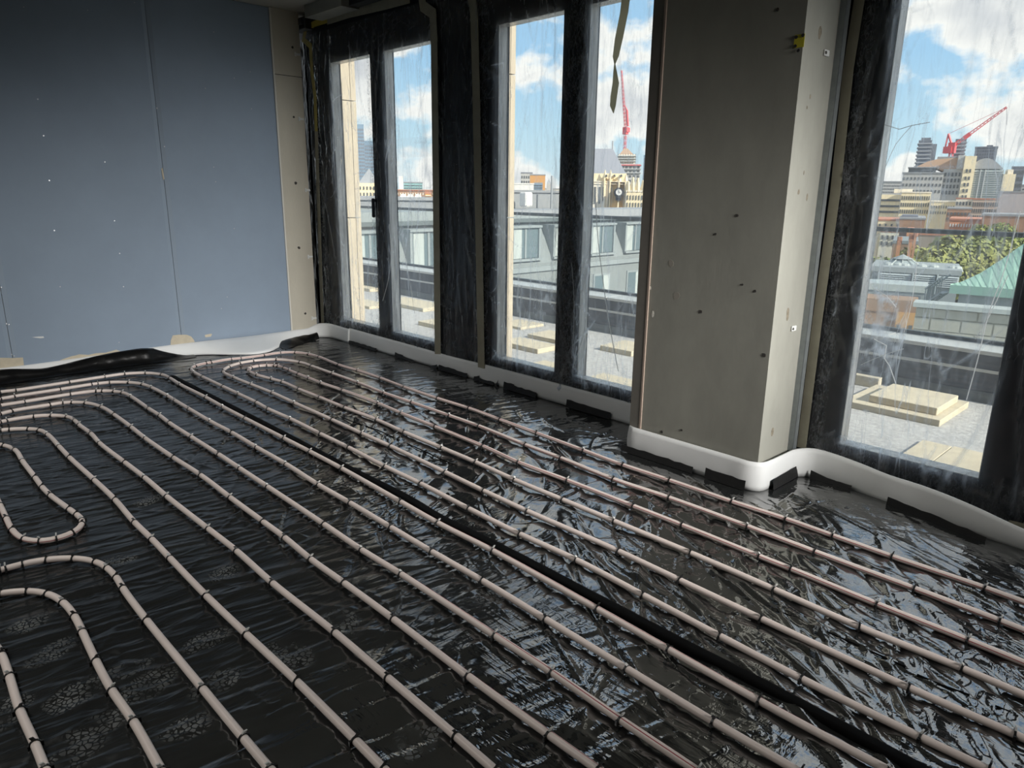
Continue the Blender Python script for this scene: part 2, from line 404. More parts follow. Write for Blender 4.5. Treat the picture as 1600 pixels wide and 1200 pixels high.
class MB:
    def __init__(s): s.v = []; s.f = []; s.i = []
    def add(s, v, f, mi=0):
        o = len(s.v); s.v += [tuple(p) for p in v]; s.f += [tuple(o + k for k in q) for q in f]; s.i += [mi] * len(f); return s
    def box(s, a, b, mi=0, bev=0.0):
        x0, y0, z0 = a; x1, y1, z1 = b
        if bev <= 0:
            return s.add([(x0, y0, z0), (x1, y0, z0), (x1, y1, z0), (x0, y1, z0), (x0, y0, z1), (x1, y0, z1), (x1, y1, z1), (x0, y1, z1)],
                         [(3, 2, 1, 0), (4, 5, 6, 7), (0, 1, 5, 4), (1, 2, 6, 5), (2, 3, 7, 6), (3, 0, 4, 7)], mi)
        c = bev
        prof = [(x0 + c, y0), (x1 - c, y0), (x1, y0 + c), (x1, y1 - c), (x1 - c, y1), (x0 + c, y1), (x0, y1 - c), (x0, y0 + c)]
        cx, cy = (x0 + x1) / 2, (y0 + y1) / 2
        def ins(p): return (p[0] + (c if p[0] < cx else -c) * 0.6, p[1] + (c if p[1] < cy else -c) * 0.6)
        rings = [[(*ins(p), z0) for p in prof], [(*p, z0 + c) for p in prof], [(*p, z1 - c) for p in prof], [(*ins(p), z1) for p in prof]]
        v = [p for r_ in rings for p in r_]
        fc = [tuple(range(7, -1, -1)), tuple(range(24, 32))]
        for k in range(3):
            for j in range(8):
                fc.append((k * 8 + j, k * 8 + (j + 1) % 8, (k + 1) * 8 + (j + 1) % 8, (k + 1) * 8 + j))
        return s.add(v, fc, mi)
    def hexa(s, bottom, top, mi=0):                 # two rings of four points
        return s.add(list(bottom) + list(top), [(3, 2, 1, 0), (4, 5, 6, 7), (0, 1, 5, 4), (1, 2, 6, 5), (2, 3, 7, 6), (3, 0, 4, 7)], mi)
    def prism(s, ring, h, mi=0):                   # ring of points pushed along vector h
        n = len(ring); h = np.array(h); v = [np.array(p) for p in ring]; v += [p + h for p in v]
        return s.add(v, [tuple(range(n - 1, -1, -1)), tuple(range(n, 2 * n))] + [(k, (k + 1) % n, n + (k + 1) % n, n + k) for k in range(n)], mi)
    def bar(s, a, b, rad, n=6, mi=0):
        a = np.array(a, float); b = np.array(b, float); d_ = b - a; d_ /= np.linalg.norm(d_)
        u = np.cross(d_, [0, 0, 1.0]); u = u / np.linalg.norm(u) if np.linalg.norm(u) > 1e-4 else np.array([1.0, 0, 0]); w = np.cross(d_, u)
        ring = [a + rad * (math.cos(2 * math.pi * k / n) * u + math.sin(2 * math.pi * k / n) * w) for k in range(n)]
        return s.prism(ring, b - a, mi)
    def build(s, name, mats, parent=None, smooth=False):
        return link(name, mesh(name, s.v, s.f, mats, s.i, smooth), parent)

def box_obj(name, a, b, m, parent=None, bev=0.0):
    return MB().box(a, b, 0, bev).build(name, m, parent)

def catmull(P, step):
    P = np.array(P, float)
    P = np.vstack([2 * P[0] - P[1], P, 2 * P[-1] - P[-2]])
    outp = []
    for i in range(1, len(P) - 2):
        p0, p1, p2, p3 = P[i - 1:i + 3]
        # centripetal parametrisation keeps tight bends free of loops
        t = [0]
        for q0, q1 in ((p0, p1), (p1, p2), (p2, p3)): t.append(t[-1] + max(1e-5, np.linalg.norm(q1 - q0)) ** 0.5)
        k = max(1, int(np.linalg.norm(p2 - p1) / step))
        for j in range(k):
            tt = t[1] + (t[2] - t[1]) * j / k
            a1 = (t[1] - tt) / (t[1] - t[0]) * p0 + (tt - t[0]) / (t[1] - t[0]) * p1
            a2 = (t[2] - tt) / (t[2] - t[1]) * p1 + (tt - t[1]) / (t[2] - t[1]) * p2
            a3 = (t[3] - tt) / (t[3] - t[2]) * p2 + (tt - t[2]) / (t[3] - t[2]) * p3
            b1 = (t[2] - tt) / (t[2] - t[0]) * a1 + (tt - t[0]) / (t[2] - t[0]) * a2
            b2 = (t[3] - tt) / (t[3] - t[1]) * a2 + (tt - t[1]) / (t[3] - t[1]) * a3
            outp.append((t[2] - tt) / (t[2] - t[1]) * b1 + (tt - t[1]) / (t[2] - t[1]) * b2)
    outp.append(P[-2])
    return np.array(outp)

def value_noise(X, Y, scale, seed, octaves=3):
    g = np.random.default_rng(seed)
    tot = np.zeros_like(X); amp = 1.0; norm = 0
    for o in range(octaves):
        T = g.random((64, 64))
        xs, ys = X * scale * 2 ** o + 13.7 * o, Y * scale * 2 ** o + 7.3 * o
        i, j = np.floor(xs).astype(int), np.floor(ys).astype(int)
        u, w = xs - i, ys - j
        u = u * u * (3 - 2 * u); w = w * w * (3 - 2 * w)
        i0, i1, j0, j1 = i % 64, (i + 1) % 64, j % 64, (j + 1) % 64
        tot += amp * ((T[i0, j0] * (1 - u) + T[i1, j0] * u) * (1 - w) + (T[i0, j1] * (1 - u) + T[i1, j1] * u) * w)
        norm += amp; amp *= 0.5
    return tot / norm - 0.5

def stroke(Hm, x0, y0, dx, cx, cy, ang, length, width, amp, curve=0.0, sharp=False):
    """add one soft crease to a height map"""
    Rr = length / 2 + 3 * width
    i0, i1 = int((cx - Rr - x0) / dx), int((cx + Rr - x0) / dx) + 1
    j0, j1 = int((cy - Rr - y0) / dx), int((cy + Rr - y0) / dx) + 1
    i0, j0 = max(i0, 0), max(j0, 0); i1, j1 = min(i1, Hm.shape[0]), min(j1, Hm.shape[1])
    if i1 <= i0 or j1 <= j0: return
    xs = x0 + dx * np.arange(i0, i1)[:, None] - cx
    ys = y0 + dx * np.arange(j0, j1)[None, :] - cy
    c_, s_ = math.cos(ang), math.sin(ang)
    t = (xs * c_ + ys * s_) / (length / 2)
    n_ = -xs * s_ + ys * c_ + curve * length * t * t
    taper = np.clip(1 - t * t, 0, 1)
    wv = width * (0.45 + 0.55 * taper)
    if sharp: prof = np.exp(-np.abs(n_) / wv)
    else: prof = np.exp(-(n_ / wv) ** 2)
    Hm[i0:i1, j0:j1] += amp * taper * prof

def grid_mesh(name, P, m, smooth=True):
    """P: (nx, ny, 3) points"""
    nx, ny = P.shape[:2]
    me = bpy.data.meshes.new(name)
    idx = np.arange(nx * ny).reshape(nx, ny)
    q = np.stack([idx[:-1, :-1], idx[1:, :-1], idx[1:, 1:], idx[:-1, 1:]], -1).reshape(-1, 4)
    me.vertices.add(nx * ny); me.vertices.foreach_set('co', P.reshape(-1).astype(np.float32))
    me.loops.add(q.size); me.loops.foreach_set('vertex_index', q.reshape(-1).astype(np.int32))
    me.polygons.add(len(q)); me.polygons.foreach_set('loop_start', (np.arange(len(q)) * 4).astype(np.int32))
    me.polygons.foreach_set('loop_total', np.full(len(q), 4, np.int32))
    me.polygons.foreach_set('use_smooth', np.ones(len(q), bool))
    me.materials.append(m)
    me.update(calc_edges=True)
    me.validate()
    return me

# ================================================================== ROOM SHELL
CEIL = 3.21
def struct(o, label=None): return tag(o, label, kind='structure')
struct(box_obj('floor', (-0.6, -6.6, -0.16), (10.2, 0.185, -0.03), M_CONC))
struct(box_obj('ceiling', (-0.6, -6.6, CEIL), (10.2, 0.185, CEIL + 0.25), M_CEIL))
struct(box_obj('wall_rear', (-0.6, -6.85, -0.16), (10.2, -6.6, CEIL + 0.25), M_CONC))

struct(box_obj('wall_front', (10.2, -6.85, -0.16), (10.45, 0.185, CEIL + 0.25), M_CONC))

# --- left wall: blue boards on a stud backing, with tapered joints
wl = struct(box_obj('wall_left', (-0.5, -6.6, -0.03), (-0.02, -0.35, CEIL), M_CONC), 'wall of blue plasterboard sheets with open joints')
edges = [-0.345, -1.46, -2.81, -4.16, -5.51, -6.6]
for k in range(5):
    ya, yb = edges[k] - (0.0 if k == 0 else 0.002), edges[k + 1] + 0.002
    tp = 0.034
    prof = [(-0.018, ya), (-0.010 if k else 0.0, ya), (0.0, ya - (tp if k else 0.005)), (0.0, yb + tp), (-0.010, yb), (-0.018, yb)]
    b = MB()
    z0, z1 = 0.02, CEIL - 0.004
    n = len(prof)
    v = [(x, y, z0) for x, y in prof] + [(x, y, z1) for x, y in prof]
    fc = [(j, j + 1, n + j + 1, n + j) for j in range(n - 1)] + [tuple(range(n - 1, -1, -1)), tuple(range(n, 2 * n)), (n - 1, 0, n, 2 * n - 1)]
    mi = [0, 1, 0, 1, 0, 0, 0, 0]
    b.add(v, fc); b.i = mi
    b.build('plasterboard', [M_BLUE, M_JOINT], wl)
# torn patches of bare gypsum along the foot of the boards
def patch(pts, name, m, axis=0, val=0.0015, par=None, th=0.0015):
    P = [on_plane(x, y, axis, val) for x, y in pts]
    nrm = np.zeros(3); nrm[axis] = -th if axis == 0 else th
    mb = MB(); mb.prism(P, nrm); return mb.build(name, m, par)
patch([(266, 545), (267, 532), (270, 524), (280, 523), (292, 523), (299, 526), (303, 531), (306, 539), (306, 545)], 'gypsum_patch', M_GYPSUM, par=wl)
patch([(0, 584), (0, 559), (20, 559.5), (36, 558.5), (37.5, 571), (38, 582)], 'gypsum_patch', M_GYPSUM, par=wl)
patch([(75, 575), (96, 562), (112, 556.5), (118, 555.5), (124, 553.6), (138, 554.5), (150, 552), (165, 551), (182, 546.5), (188, 549), (185, 556), (130, 570)], 'gypsum_patch', M_GYPSUM, par=wl)
patch([(320, 523.5), (324, 522.5), (330, 521.5), (331.5, 522), (329.5, 526), (321, 527)], 'gypsum_patch', M_GYPSUM, par=wl)
patch([(50, 527), (60, 525.8), (68, 525.5), (69, 528), (63, 528.6)], 'scuff', M_PLASTIC, par=wl)
patch([(252, 264), (254, 262), (257, 280), (255, 281)], 'scuff', M_GYPSUM, par=wl)
scr = mesh('screw', [(0.0008 * (1 if k >= 8 else 0), 0.005 * math.cos(k * math.pi / 4), 0.005 * math.sin(k * math.pi / 4)) for k in range(16)],
           [(k, (k + 1) % 8, 8 + (k + 1) % 8, 8 + k) for k in range(8)] + [tuple(range(8, 16))], M_SCREW)
for (x, y) in [(37, 11), (59, 155), (68, 212), (77, 282), (334, 50), (321, 138), (334, 261), (337, 284), (210, 4), (164, 253), (137, 16), (85, 360), (179, 345), (193, 448),
               (187, 396), (186, 535), (94, 448), (366, 357), (346, 482), (355, 464), (366, 122), (391, 112), (2, 449), (10, 506), (14, 507), (18, 554), (22, 556), (245, 169), (257, 229), (393, 170)]:
    o = link('screw', scr, wl); o.location = on_plane(x, y, 0, 0.0005)

# --- corner pier of bare concrete
cp = struct(box_obj('column', (-0.5, -0.342, -0.03), (0.0, -0.045, CEIL), M_PIER), 'bare concrete corner pier beside the blue boards')
box_obj('edge_bead', (-0.012, -0.350, 0.02), (0.012, -0.336, CEIL - 0.004), M_CREAM, cp)
def disc(name, p, rad, m, par, axis=0, sx=1.0, th=0.002):
    ring = []
    for k in range(9):
        a = 2 * math.pi * k / 9; rr = rad * RNG.uniform(0.75, 1.15)
        u, w = rr * math.cos(a) * sx, rr * math.sin(a)
        ring.append((p[0], p[1] + u, p[2] + w) if axis == 0 else (p[0] + u, p[1], p[2] + w))
    nv = (th, 0, 0) if axis == 0 else (0, -th, 0)
    return MB().prism(ring, nv).build(name, m, par)
for (x, y, rr) in [(457, 74, 0.014), (467, 387, 0.016), (477, 490, 0.014), (459, 183, 0.012), (462, 286, 0.016), (478, 296, 0.01)]:
    disc('drilled_hole', on_plane(x, y, 0, 0.0), rr, M_HOLE, cp)
for (x, y) in [(464, 85), (470, 186), (480, 297), (484, 401), (490, 497)]:
    p = on_plane(x, y, 0, 0.0)
    MB().box((0, p[1] - 0.02, p[2] - 0.010), (0.012, p[1] + 0.03, p[2] + 0.010), 0, 0.003).box((0.002, p[1] - 0.028, p[2] - 0.02), (0.008, p[1] - 0.012, p[2] + 0.02)).build('wall_plug', M_PLASTIC, cp)
MB().box((-0.001, -0.342, 2.62), (0.0006, -0.045, 2.626)).build('pour_joint', M_HOLE, cp)

# --- window wall: lintel, sill and the lined panels between windows
wr = MB()
wr.box((-0.5, 0.082, 3.0), (10.2, 0.185, CEIL)).box((-0.5, 0.10, -0.03), (10.2, 0.185, 0.10)).box((-0.5, 0.095, 0.10), (-0.26, 0.185, 3.0))
wr = struct(wr.build('wall_right', M_LINER), 'window wall lined in black membrane')
def rippled_panel(name, x0, x1, z0, z1, y, amp, m, par, seed, dx=0.012, vertical=True):
    xs = np.arange(x0, x1 + dx / 2, dx); zs = np.arange(z0, z1 + dx, dx * 2)
    X, Z = np.meshgrid(xs, zs, indexing='ij')
    Y = y - amp * (value_noise(X * (1 if vertical else .4), Z * 0.12, 14, seed, 3) + 0.5) - amp * 0.5 * value_noise(X, Z * 0.5, 25, seed + 1, 2)
    return link(name, grid_mesh(name, np.stack([X, Y, Z], -1), m), par)
rippled_panel('liner_panel', 2.02, 2.53, 0.02, 3.0, 0.098, 0.03, M_LINER, wr, 3)
rippled_panel('liner_panel', 4.52, 5.36, 0.02, 3.0, 0.098, 0.02, M_LINER, wr, 4)
rippled_panel('liner_panel', 7.33, 8.05, 0.02, 3.0, 0.098, 0.02, M_LINER, wr, 5)
rippled_panel('foil_strip', -0.27, -0.12, 0.0, 3.0, 0.07, 0.035, M_FOIL, wr, 6, vertical=False)
rippled_panel('liner_panel', -0.13, 0.09, 0.0, 3.0, 0.085, 0.01, M_LINER, wr, 8)
MB().box((2.0, 0.102, 0.0), (2.55, 0.185, 3.0)).box((4.5, 0.102, 0.0), (5.38, 0.185, 3.0)).box((7.31, 0.102, 0.0), (8.06, 0.185, 3.0)).build('backing_board', M_LINER, wr)

# --- soffit pieces over the first window
ob = box_obj('trim_1', (0.30, -0.14, 3.105), (0.95, 0.078, CEIL - 0.002), M_CONC); struct(ob, 'grey board casing under the ceiling at the window head')
ob = MB().box((-0.16, -0.03, 3.06), (0.09, 0.07, 3.17), 0, 0.006).box((-0.13, -0.05, 3.10), (0.05, -0.03, 3.15)).build('trim_2', M_STEELGREY); struct(ob, 'dark steel bracket at the ceiling corner')
ob = box_obj('trim_3', (0.95, -0.06, 3.12), (4.4, 0.078, CEIL - 0.002), M_STEELGREY); struct(ob, 'dark channel along the window head')

# ================================================================== WINDOWS
YF, YG = 0.080, 0.168
def window(num, x0, a0, a1, b0, b1, x1, label, handle=True):
    z0, zg0, zg1, z1 = 0.03, 0.222, 2.735, 3.0
    root = empty('window_%d' % num, (x0, YF, z0)); struct(root, label)
    fr = MB()
    fr.box((x0, YF, z0), (a0, YG + 0.018, z1)).box((b1, YF, z0), (x1, YG + 0.018, z1))
    fr.build('jamb', M_FRAME, root)
    box_obj('head_rail', (a0, YF, zg1), (b1, YG + 0.018, z1), M_FRAME, root)
    box_obj('bottom_rail', (a0, YF, z0), (b1, YG + 0.018, zg0), M_FRAME, root)
    box_obj('mullion', (a1, YF, zg0), (b0, YG + 0.018, zg1), M_FRAME, root)
    for (u0, u1) in ((a0, a1), (b0, b1)):
        # film-wrapped frame sides; outdoor light and crease glints put into the pale colour
        gk = MB()
        t = 0.004
        gk.box((u0, YF + 0.004, zg0), (u0 + t, YG, zg1)).box((u1 - t, YF + 0.004, zg0), (u1, YG, zg1))
        gk.box((u0, YF + 0.004, zg1 - t), (u1, YG, zg1)).box((u0, YF + 0.004, zg0), (u1, YG, zg0 + t))
        gk.build('reveal_lining', M_REVEAL, root)
        box_obj('pane', (u0 + t, YG, zg0 + t), (u1 - t, YG + 0.012, zg1 - t), M_GLASS, root)
    if handle:
        hx = (a1 + b0) / 2 + 0.0
        h = MB()
        h.box((hx - 0.085, YF - 0.022, 1.36), (hx - 0.03, YF + 0.002, 1.50), 0, 0.006)
        h.box((hx - 0.072, YF - 0.052, 1.44), (hx - 0.045, YF - 0.02, 1.468), 0, 0.005)
        h.box((hx - 0.078, YF - 0.066, 1.30), (hx - 0.040, YF - 0.044, 1.475), 0, 0.007)
        h.build('handle', M_FRAME, root)
    return root
window(1, 0.085, 0.345, 1.03, 1.255, 1.938, 2.03, 'black framed two light window nearest the blue wall')
window(2, 2.51, 2.742, 3.396, 3.622, 4.31, 4.53, 'black framed two light window between liner panel and concrete pillar', False)
window(3, 5.355, 5.548, 6.222, 6.45, 7.12, 7.34, 'black framed window beyond the concrete pillar', False)
window(4, 8.03, 8.20, 8.88, 9.10, 9.80, 10.15, 'black framed window farther along the wall', False)

# stone piers of the facade, seen through the glass beside each window
def pier(x0, x1, zs, label, yj, ye):
    root = empty('stone_pier', ((x0 + x1) / 2, 0.3, -0.05))
    tag(root, label, 'pier')
    g = 0.004
    for k in range(len(zs) - 1):
        box_obj('stone_block', (x0, 0.192, zs[k] + g), (x1 - 0.001, yj - 0.002, zs[k + 1] - g), M_STONE, root)
        box_obj('stone_block', (x0, yj + 0.002, zs[k] + g), (x1, ye, zs[k + 1] - g), M_STONE, root)
    return root
pier(-0.5, 0.34, [-0.05, 0.13, 1.27, 2.41, 3.55], 'cream stone pier outside the window nearest the blue wall', 0.292, 0.352)
pier(2.0, 2.75, [-0.05, 0.13, 1.35, 2.41, 3.55], 'cream stone pier outside between the first and second windows', 0.202, 0.254)

# ================================================================== PILLAR
pl = struct(box_obj('pillar', (4.475, -0.378, -0.03), (5.312, -0.035, CEIL), M_CONC), 'square concrete pillar standing between two windows')
MB().box((4.535, -0.385, 0.14), (4.547, -0.376, CEIL - 0.003)).build('arris_bead', M_BEAD, pl)
MB().box((4.463, -0.383, 0.14), (4.535, -0.374, CEIL - 0.003)).build('edge_board', mat('dark edge board', (0.17, 0.16, 0.14), 0.85, noise=0.1), pl)
for (x, y, rr) in [(1095, 487, 0.010), (1152, 337, 0.008), (1118, 366, 0.007), (1180, 455, 0.008), (1194, 555, 0.010), (1065, 672, 0.008), (1034, 675, 0.009), (1160, 445, 0.006), (1215, 15, 0.01)]:
    disc('blow_hole', on_plane(x, y, 1, -0.378), rr, M_HOLE, pl, axis=1)
for (x, y, rr, sx) in [(1048, 411, 0.022, 0.8), (1057, 462, 0.026, 0.9)]:
    disc('scuff', on_plane(x, y, 1, -0.378), rr, mat('faint scuff %d' % x, (0.30, 0.28, 0.24), 0.9), pl, axis=1, sx=sx, th=0.0006)
for (x, y, rr, sx) in [(1020, 490, 0.02, 0.4), (1016, 450, 0.012, 0.5)]:
    disc('paint_splash', on_plane(x, y, 1, -0.378), rr, M_CREAM, pl, axis=1, sx=sx, th=0.0008)
for (x, y, rr, sx) in [(1281, 52, 0.030, 0.55), (1231, 490, 0.035, 0.45), (1207, 674, 0.026, 0.6), (1266, 151, 0.012, 0.5), (1256, 270, 0.010, 0.5), (1248, 300, 0.012, 1.0), (1261, 168, 0.008, 0.8), (1261, 308, 0.022, 0.4)]:
    disc('rust_stain', on_plane(x, y, 0, 5.312), rr, M_STAIN, pl, axis=0, sx=sx, th=0.0008)
for (x, y) in [(1289, 83), (1238, 513)]:
    p = on_plane(x, y, 0, 5.312)
    MB().box((5.312, p[1] - 0.02, p[2] - 0.014), (5.322, p[1] + 0.03, p[2] + 0.014), 0, 0.003).build('wall_plug', M_PLASTIC, pl)
    disc('drilled_hole', (5.3225, p[1] - 0.012, p[2]), 0.008, M_HOLE, pl)
# survey target sticker: yellow with black corner spots
p = on_plane(1249, 64, 1, -0.379)
tg = MB().box((p[0] - 0.024, -0.3805, p[2] - 0.028), (p[0] + 0.024, -0.378, p[2] + 0.028)).build('survey_target', M_YELLOW, pl)
for (u, w) in ((-0.016, -0.020), (-0.016, 0.018), (0.016, 0.022), (0.0, -0.042)):
    disc('target_spot', (p[0] + u, -0.3808, p[2] + w), 0.008, M_BLACK, tg, axis=1)
# galvanised return between pillar and window wall
gs = MB().box((5.33, -0.034, 0.02), (5.342, 0.012, 3.0)).box((5.312, -0.036, 0.02), (5.342, -0.030, 3.0))
struct(gs.build('trim_4', M_GALV), 'grey metal strip between pillar and window')

# ================================================================== DUST SHEETS AND TAPE
def sheet(label, x0, x1, z0, z1, y, seed, n, tapes, band=None, strips=(), bunches=()):
    dx = 0.0125
    xs = np.arange(x0, x1 + dx / 2, dx); zs = np.arange(z0, z1 + dx / 2, dx)
    X, Z = np.meshgrid(xs, zs, indexing='ij')
    Hm = np.zeros(X.shape); g = random.Random(seed)
    C_ = np.zeros(X.shape)
    for k in range(n):
        kind = g.random()
        if kind < 0.62: ang, ln, wd = math.pi / 2 + g.gauss(0, 0.14), g.uniform(0.3, 1.5), g.uniform(0.010, 0.02)
        elif kind < 0.9: ang, ln, wd = math.pi / 2 + g.gauss(0, 0.6), g.uniform(0.15, 0.6), g.uniform(0.010, 0.018)
        else: ang, ln, wd = g.gauss(0, 0.5), g.uniform(0.1, 0.45), g.uniform(0.010, 0.016)
        cx, cz = g.uniform(x0, x1), g.uniform(z0, z1)
        a = g.choice((-1, 1)) * g.uniform(0.003, 0.012)
        cu = g.gauss(0, 0.06)
        stroke(Hm, x0, z0, dx, cx, cz, ang, ln, wd, a, cu)
        stroke(C_, x0, z0, dx, cx, cz, ang, ln, wd * 0.55, g.uniform(0.05, 0.42) ** 1.25, cu)
    # crumples along the taped edges and in the corners
    for k in range(int(n * 0.8)):
        side = g.randrange(3)
        cx, cz = (g.uniform(x0, x1), z0 + g.uniform(0.02, 0.22)) if side == 0 else (x0 + abs(g.gauss(0.05, 0.16)), g.uniform(z0, z1)) if side == 1 else (g.uniform(x0, x1), z1 - g.uniform(0.02, 0.2))
        ang, ln, wd = g.uniform(0, math.pi), g.uniform(0.05, 0.22), g.uniform(0.008, 0.014)
        stroke(Hm, x0, z0, dx, cx, cz, ang, ln, wd, g.choice((-1, 1)) * g.uniform(0.003, 0.010))
        stroke(C_, x0, z0, dx, cx, cz, ang, ln, wd * 0.6, g.uniform(0.05, 0.40), g.gauss(0, 0.15))
    Hm += 0.012 * value_noise(X, Z * 0.2, 6, seed, 3)
    C_ += np.clip(1 - (Z - z0) / 0.32, 0, 1) * (0.10 + 0.5 * np.clip(value_noise(X, Z, 9, seed + 3, 4) + 0.08, 0, 1)) + 0.10 * np.clip(value_noise(X, Z * 0.35, 3.0, seed + 5, 4), 0, 1)
    if band: C_ += np.where((Z > band[0]) & (Z < band[1]) & (X > band[2]), 0.09, 0)
    B_ = np.clip(1 - (Z - z0) / 0.22, 0, 1) * 0.42
    for (xa, xb) in strips:                          # film bunched up along the jambs
        msk = np.clip(1 - np.abs(X - (xa + xb) / 2) / ((xb - xa) / 2), 0, 1) ** 0.6
        nz = value_noise(X, Z * 0.7, 55, seed + 9, 3); nz2 = value_noise(X + 0.3 * Z, Z * 0.5, 38, seed + 10, 2)
        Hm += msk * 0.016 * nz
        B_ = np.maximum(B_, msk)
    for (bx_, by_, rad_) in bunches:                 # loose gathered pockets in the sheet
        q = on_plane(bx_, by_, 1, y)
        m_ = np.exp(-(((X - q[0]) / rad_) ** 2 + ((Z - q[2]) / (rad_ * 1.5)) ** 2))
        C_ += m_ * (0.10 + 0.5 * np.clip(1 - np.abs(value_noise(X + 0.3 * Z, Z, 11, seed + 20, 3)) * 9, 0, 1))
        Hm += m_ * 0.02 * value_noise(X, Z, 9, seed + 21, 3)
    edge = np.minimum(np.minimum(X - x0, x1 - X), np.minimum(Z - z0, z1 - Z))
    Hm *= np.clip(edge / 0.05, 0, 1)
    P = np.stack([X, y - Hm, Z], -1)
    root = empty('plastic_sheet', ((x0 + x1) / 2, y, z0)); tag(root, label, 'plastic sheet')
    me = grid_mesh('film', P, M_FILM)
    at = me.attributes.new('crease', 'FLOAT', 'POINT')
    at.data.foreach_set('value', np.clip(C_, 0, 0.75).reshape(-1).astype(np.float32))
    ab = me.attributes.new('bunch', 'FLOAT', 'POINT')
    ab.data.foreach_set('value', np.clip(B_, 0, 1).reshape(-1).astype(np.float32))
    link('film', me, root)
    for (pts, wd, m) in tapes:
        ribbon('tape', [on_plane(px, py, 1, y - 0.014) for px, py in pts], wd, m, root)
    return root
def ribbon(name, pts, wd, m, par):
    """tape on the wall plane: a strip following points in x and z, 1 mm thick"""
    pts = [np.array(p) for p in pts]; L, Rr = [], []
    for k, p in enumerate(pts):
        a = pts[max(0, k - 1)]; b = pts[min(len(pts) - 1, k + 1)]
        t1 = (p - a) if k else (b - p); t2 = (b - p) if k < len(pts) - 1 else t1
        t1 = t1 / np.linalg.norm(t1); t2 = t2 / np.linalg.norm(t2)
        t = t1 + t2; t /= np.linalg.norm(t)
        nv = np.array([-t[2], 0, t[0]]); s = 1 / max(0.5, float(np.dot(t, t1)))
        L.append(p + nv * wd / 2 * s); Rr.append(p - nv * wd / 2 * s)
    b = MB(); n = len(pts)
    back = [q + np.array([0, 0.0015, 0]) for q in L + Rr]
    b.add(L + Rr + back, [(k, k + 1, n + k + 1, n + k) for k in range(n - 1)] + [(2 * n + k, 3 * n + k, 3 * n + k + 1, 2 * n + k + 1) for k in range(n - 1)]
          + [(k, 2 * n + k, 2 * n + k + 1, k + 1) for k in range(n - 1)] + [(n + k, n + k + 1, 3 * n + k + 1, 3 * n + k) for k in range(n - 1)])
    return b.build(name, m, par)
YS = 0.055
s1 = sheet('clear crinkled plastic sheet over the window nearest the blue wall', -0.08, 2.0, 0.06, 3.02, YS, 21, 260,
      [([(494, 205), (497, 300), (500, 400), (504, 508)], 0.062, M_OLIVE),
       ([(511, 31), (545, 20), (600, 7), (640, -4)], 0.085, M_OLIVE),
       ([(511, 31), (492, 37), (478, 43), (474, 62), (485, 72), (487, 110), (492, 150), (494, 205)], 0.055, M_YTAPE),
       ([(658, -10), (661, 10), (676, 21), (678, 60), (681, 300), (684, 560)], 0.085, M_OLIVE)], band=(1.83, 1.99, 0.95), strips=[(0.02, 0.15), (1.0, 1.06)])
s2 = sheet('clear plastic sheet over the black panel between the first two windows', 2.0, 2.52, 0.06, 3.02, YS + 0.004, 22, 80, [])
s3 = sheet('clear plastic sheet over the window beside the pillar, twisted tape hanging in it', 2.49, 4.50, 0.06, 3.02, YS, 23, 260,
      [([(733, -14), (739, 8), (741, 30), (744, 150), (747, 300), (752, 575)], 0.085, M_OLIVE)], strips=[(2.57, 2.66), (3.44, 3.62)], bunches=[(855, 470, 0.10), (890, 560, 0.08)])
s4 = sheet('clear plastic sheet over the window beyond the pillar', 5.345, 7.33, 0.06, 3.02, YS, 24, 240,
      [([(1344, -10), (1325, 110), (1305, 300), (1277, 500), (1252, 700)], 0.052, M_OLIVE),
       ([(1575, 822), (1600, 828), (1640, 842)], 0.06, M_OLIVE)], strips=[(5.385, 5.47)], bunches=[(1378, 545, 0.11), (1392, 470, 0.07), (1352, 470, 0.08)])
# pulled straight folds in the film
def fold(par, pts, rad):
    P = catmull([on_plane(x, y, 1, YS - 0.012) for x, y in pts], 0.05)
    b = MB()
    for k in range(len(P) - 1): b.bar(P[k], P[k + 1], rad, 4)
    b.build('film_fold', M_FOLD, par)
M_FOLD = bpy.data.materials.new('milky film fold'); M_FOLD.use_nodes = True
_n, _l = M_FOLD.node_tree.nodes, M_FOLD.node_tree.links; _n.remove(_n['Principled BSDF'])
_t = _n.new('ShaderNodeBsdfTransparent'); _d = _n.new('ShaderNodeBsdfTranslucent'); _d.inputs[0].default_value = (0.85, 0.87, 0.88, 1)
_g = _n.new('ShaderNodeBsdfDiffuse'); _g.inputs[0].default_value = (0.8, 0.82, 0.83, 1); _a = _n.new('ShaderNodeMixShader'); _l.new(_d.outputs[0], _a.inputs[1]); _l.new(_g.outputs[0], _a.inputs[2])
_m = _n.new('ShaderNodeMixShader'); _m.inputs[0].default_value = 0.6; _l.new(_t.outputs[0], _m.inputs[1]); _l.new(_a.outputs[0], _m.inputs[2]); _l.new(_m.outputs[0], _n['Material Output'].inputs['Surface'])
fold(s3, [(930, 300), (934, 370), (941, 430), (951, 500), (966, 580)], 0.004)
fold(s3, [(808, 446), (815, 465), (822, 490)], 0.0018)
fold(s3, [(832, 445), (843, 478), (852, 510)], 0.0018)
fold(s1, [(622, 300), (630, 380), (640, 440), (648, 490)], 0.0022)
fold(s4, [(1594, 330), (1570, 420), (1545, 490), (1528, 560), (1510, 625)], 0.0022)
fold(s4, [(1575, 430), (1545, 495), (1524, 530)], 0.0018)
fold(s4, [(1433, 410), (1425, 470), (1410, 530)], 0.0016)
fold(s4, [(1383, 195), (1405, 202), (1425, 196), (1453, 191)], 0.002)
fold(s4, [(1425, 196), (1400, 225), (1384, 260)], 0.0016)
fold(s4, [(1365, 450), (1385, 462), (1400, 480)], 0.002)
fold(s4, [(1366, 530), (1385, 540), (1382, 560), (1390, 572), (1400, 600)], 0.0025)
fold(s4, [(1345, 570), (1380, 555), (1412, 545)], 0.0016)
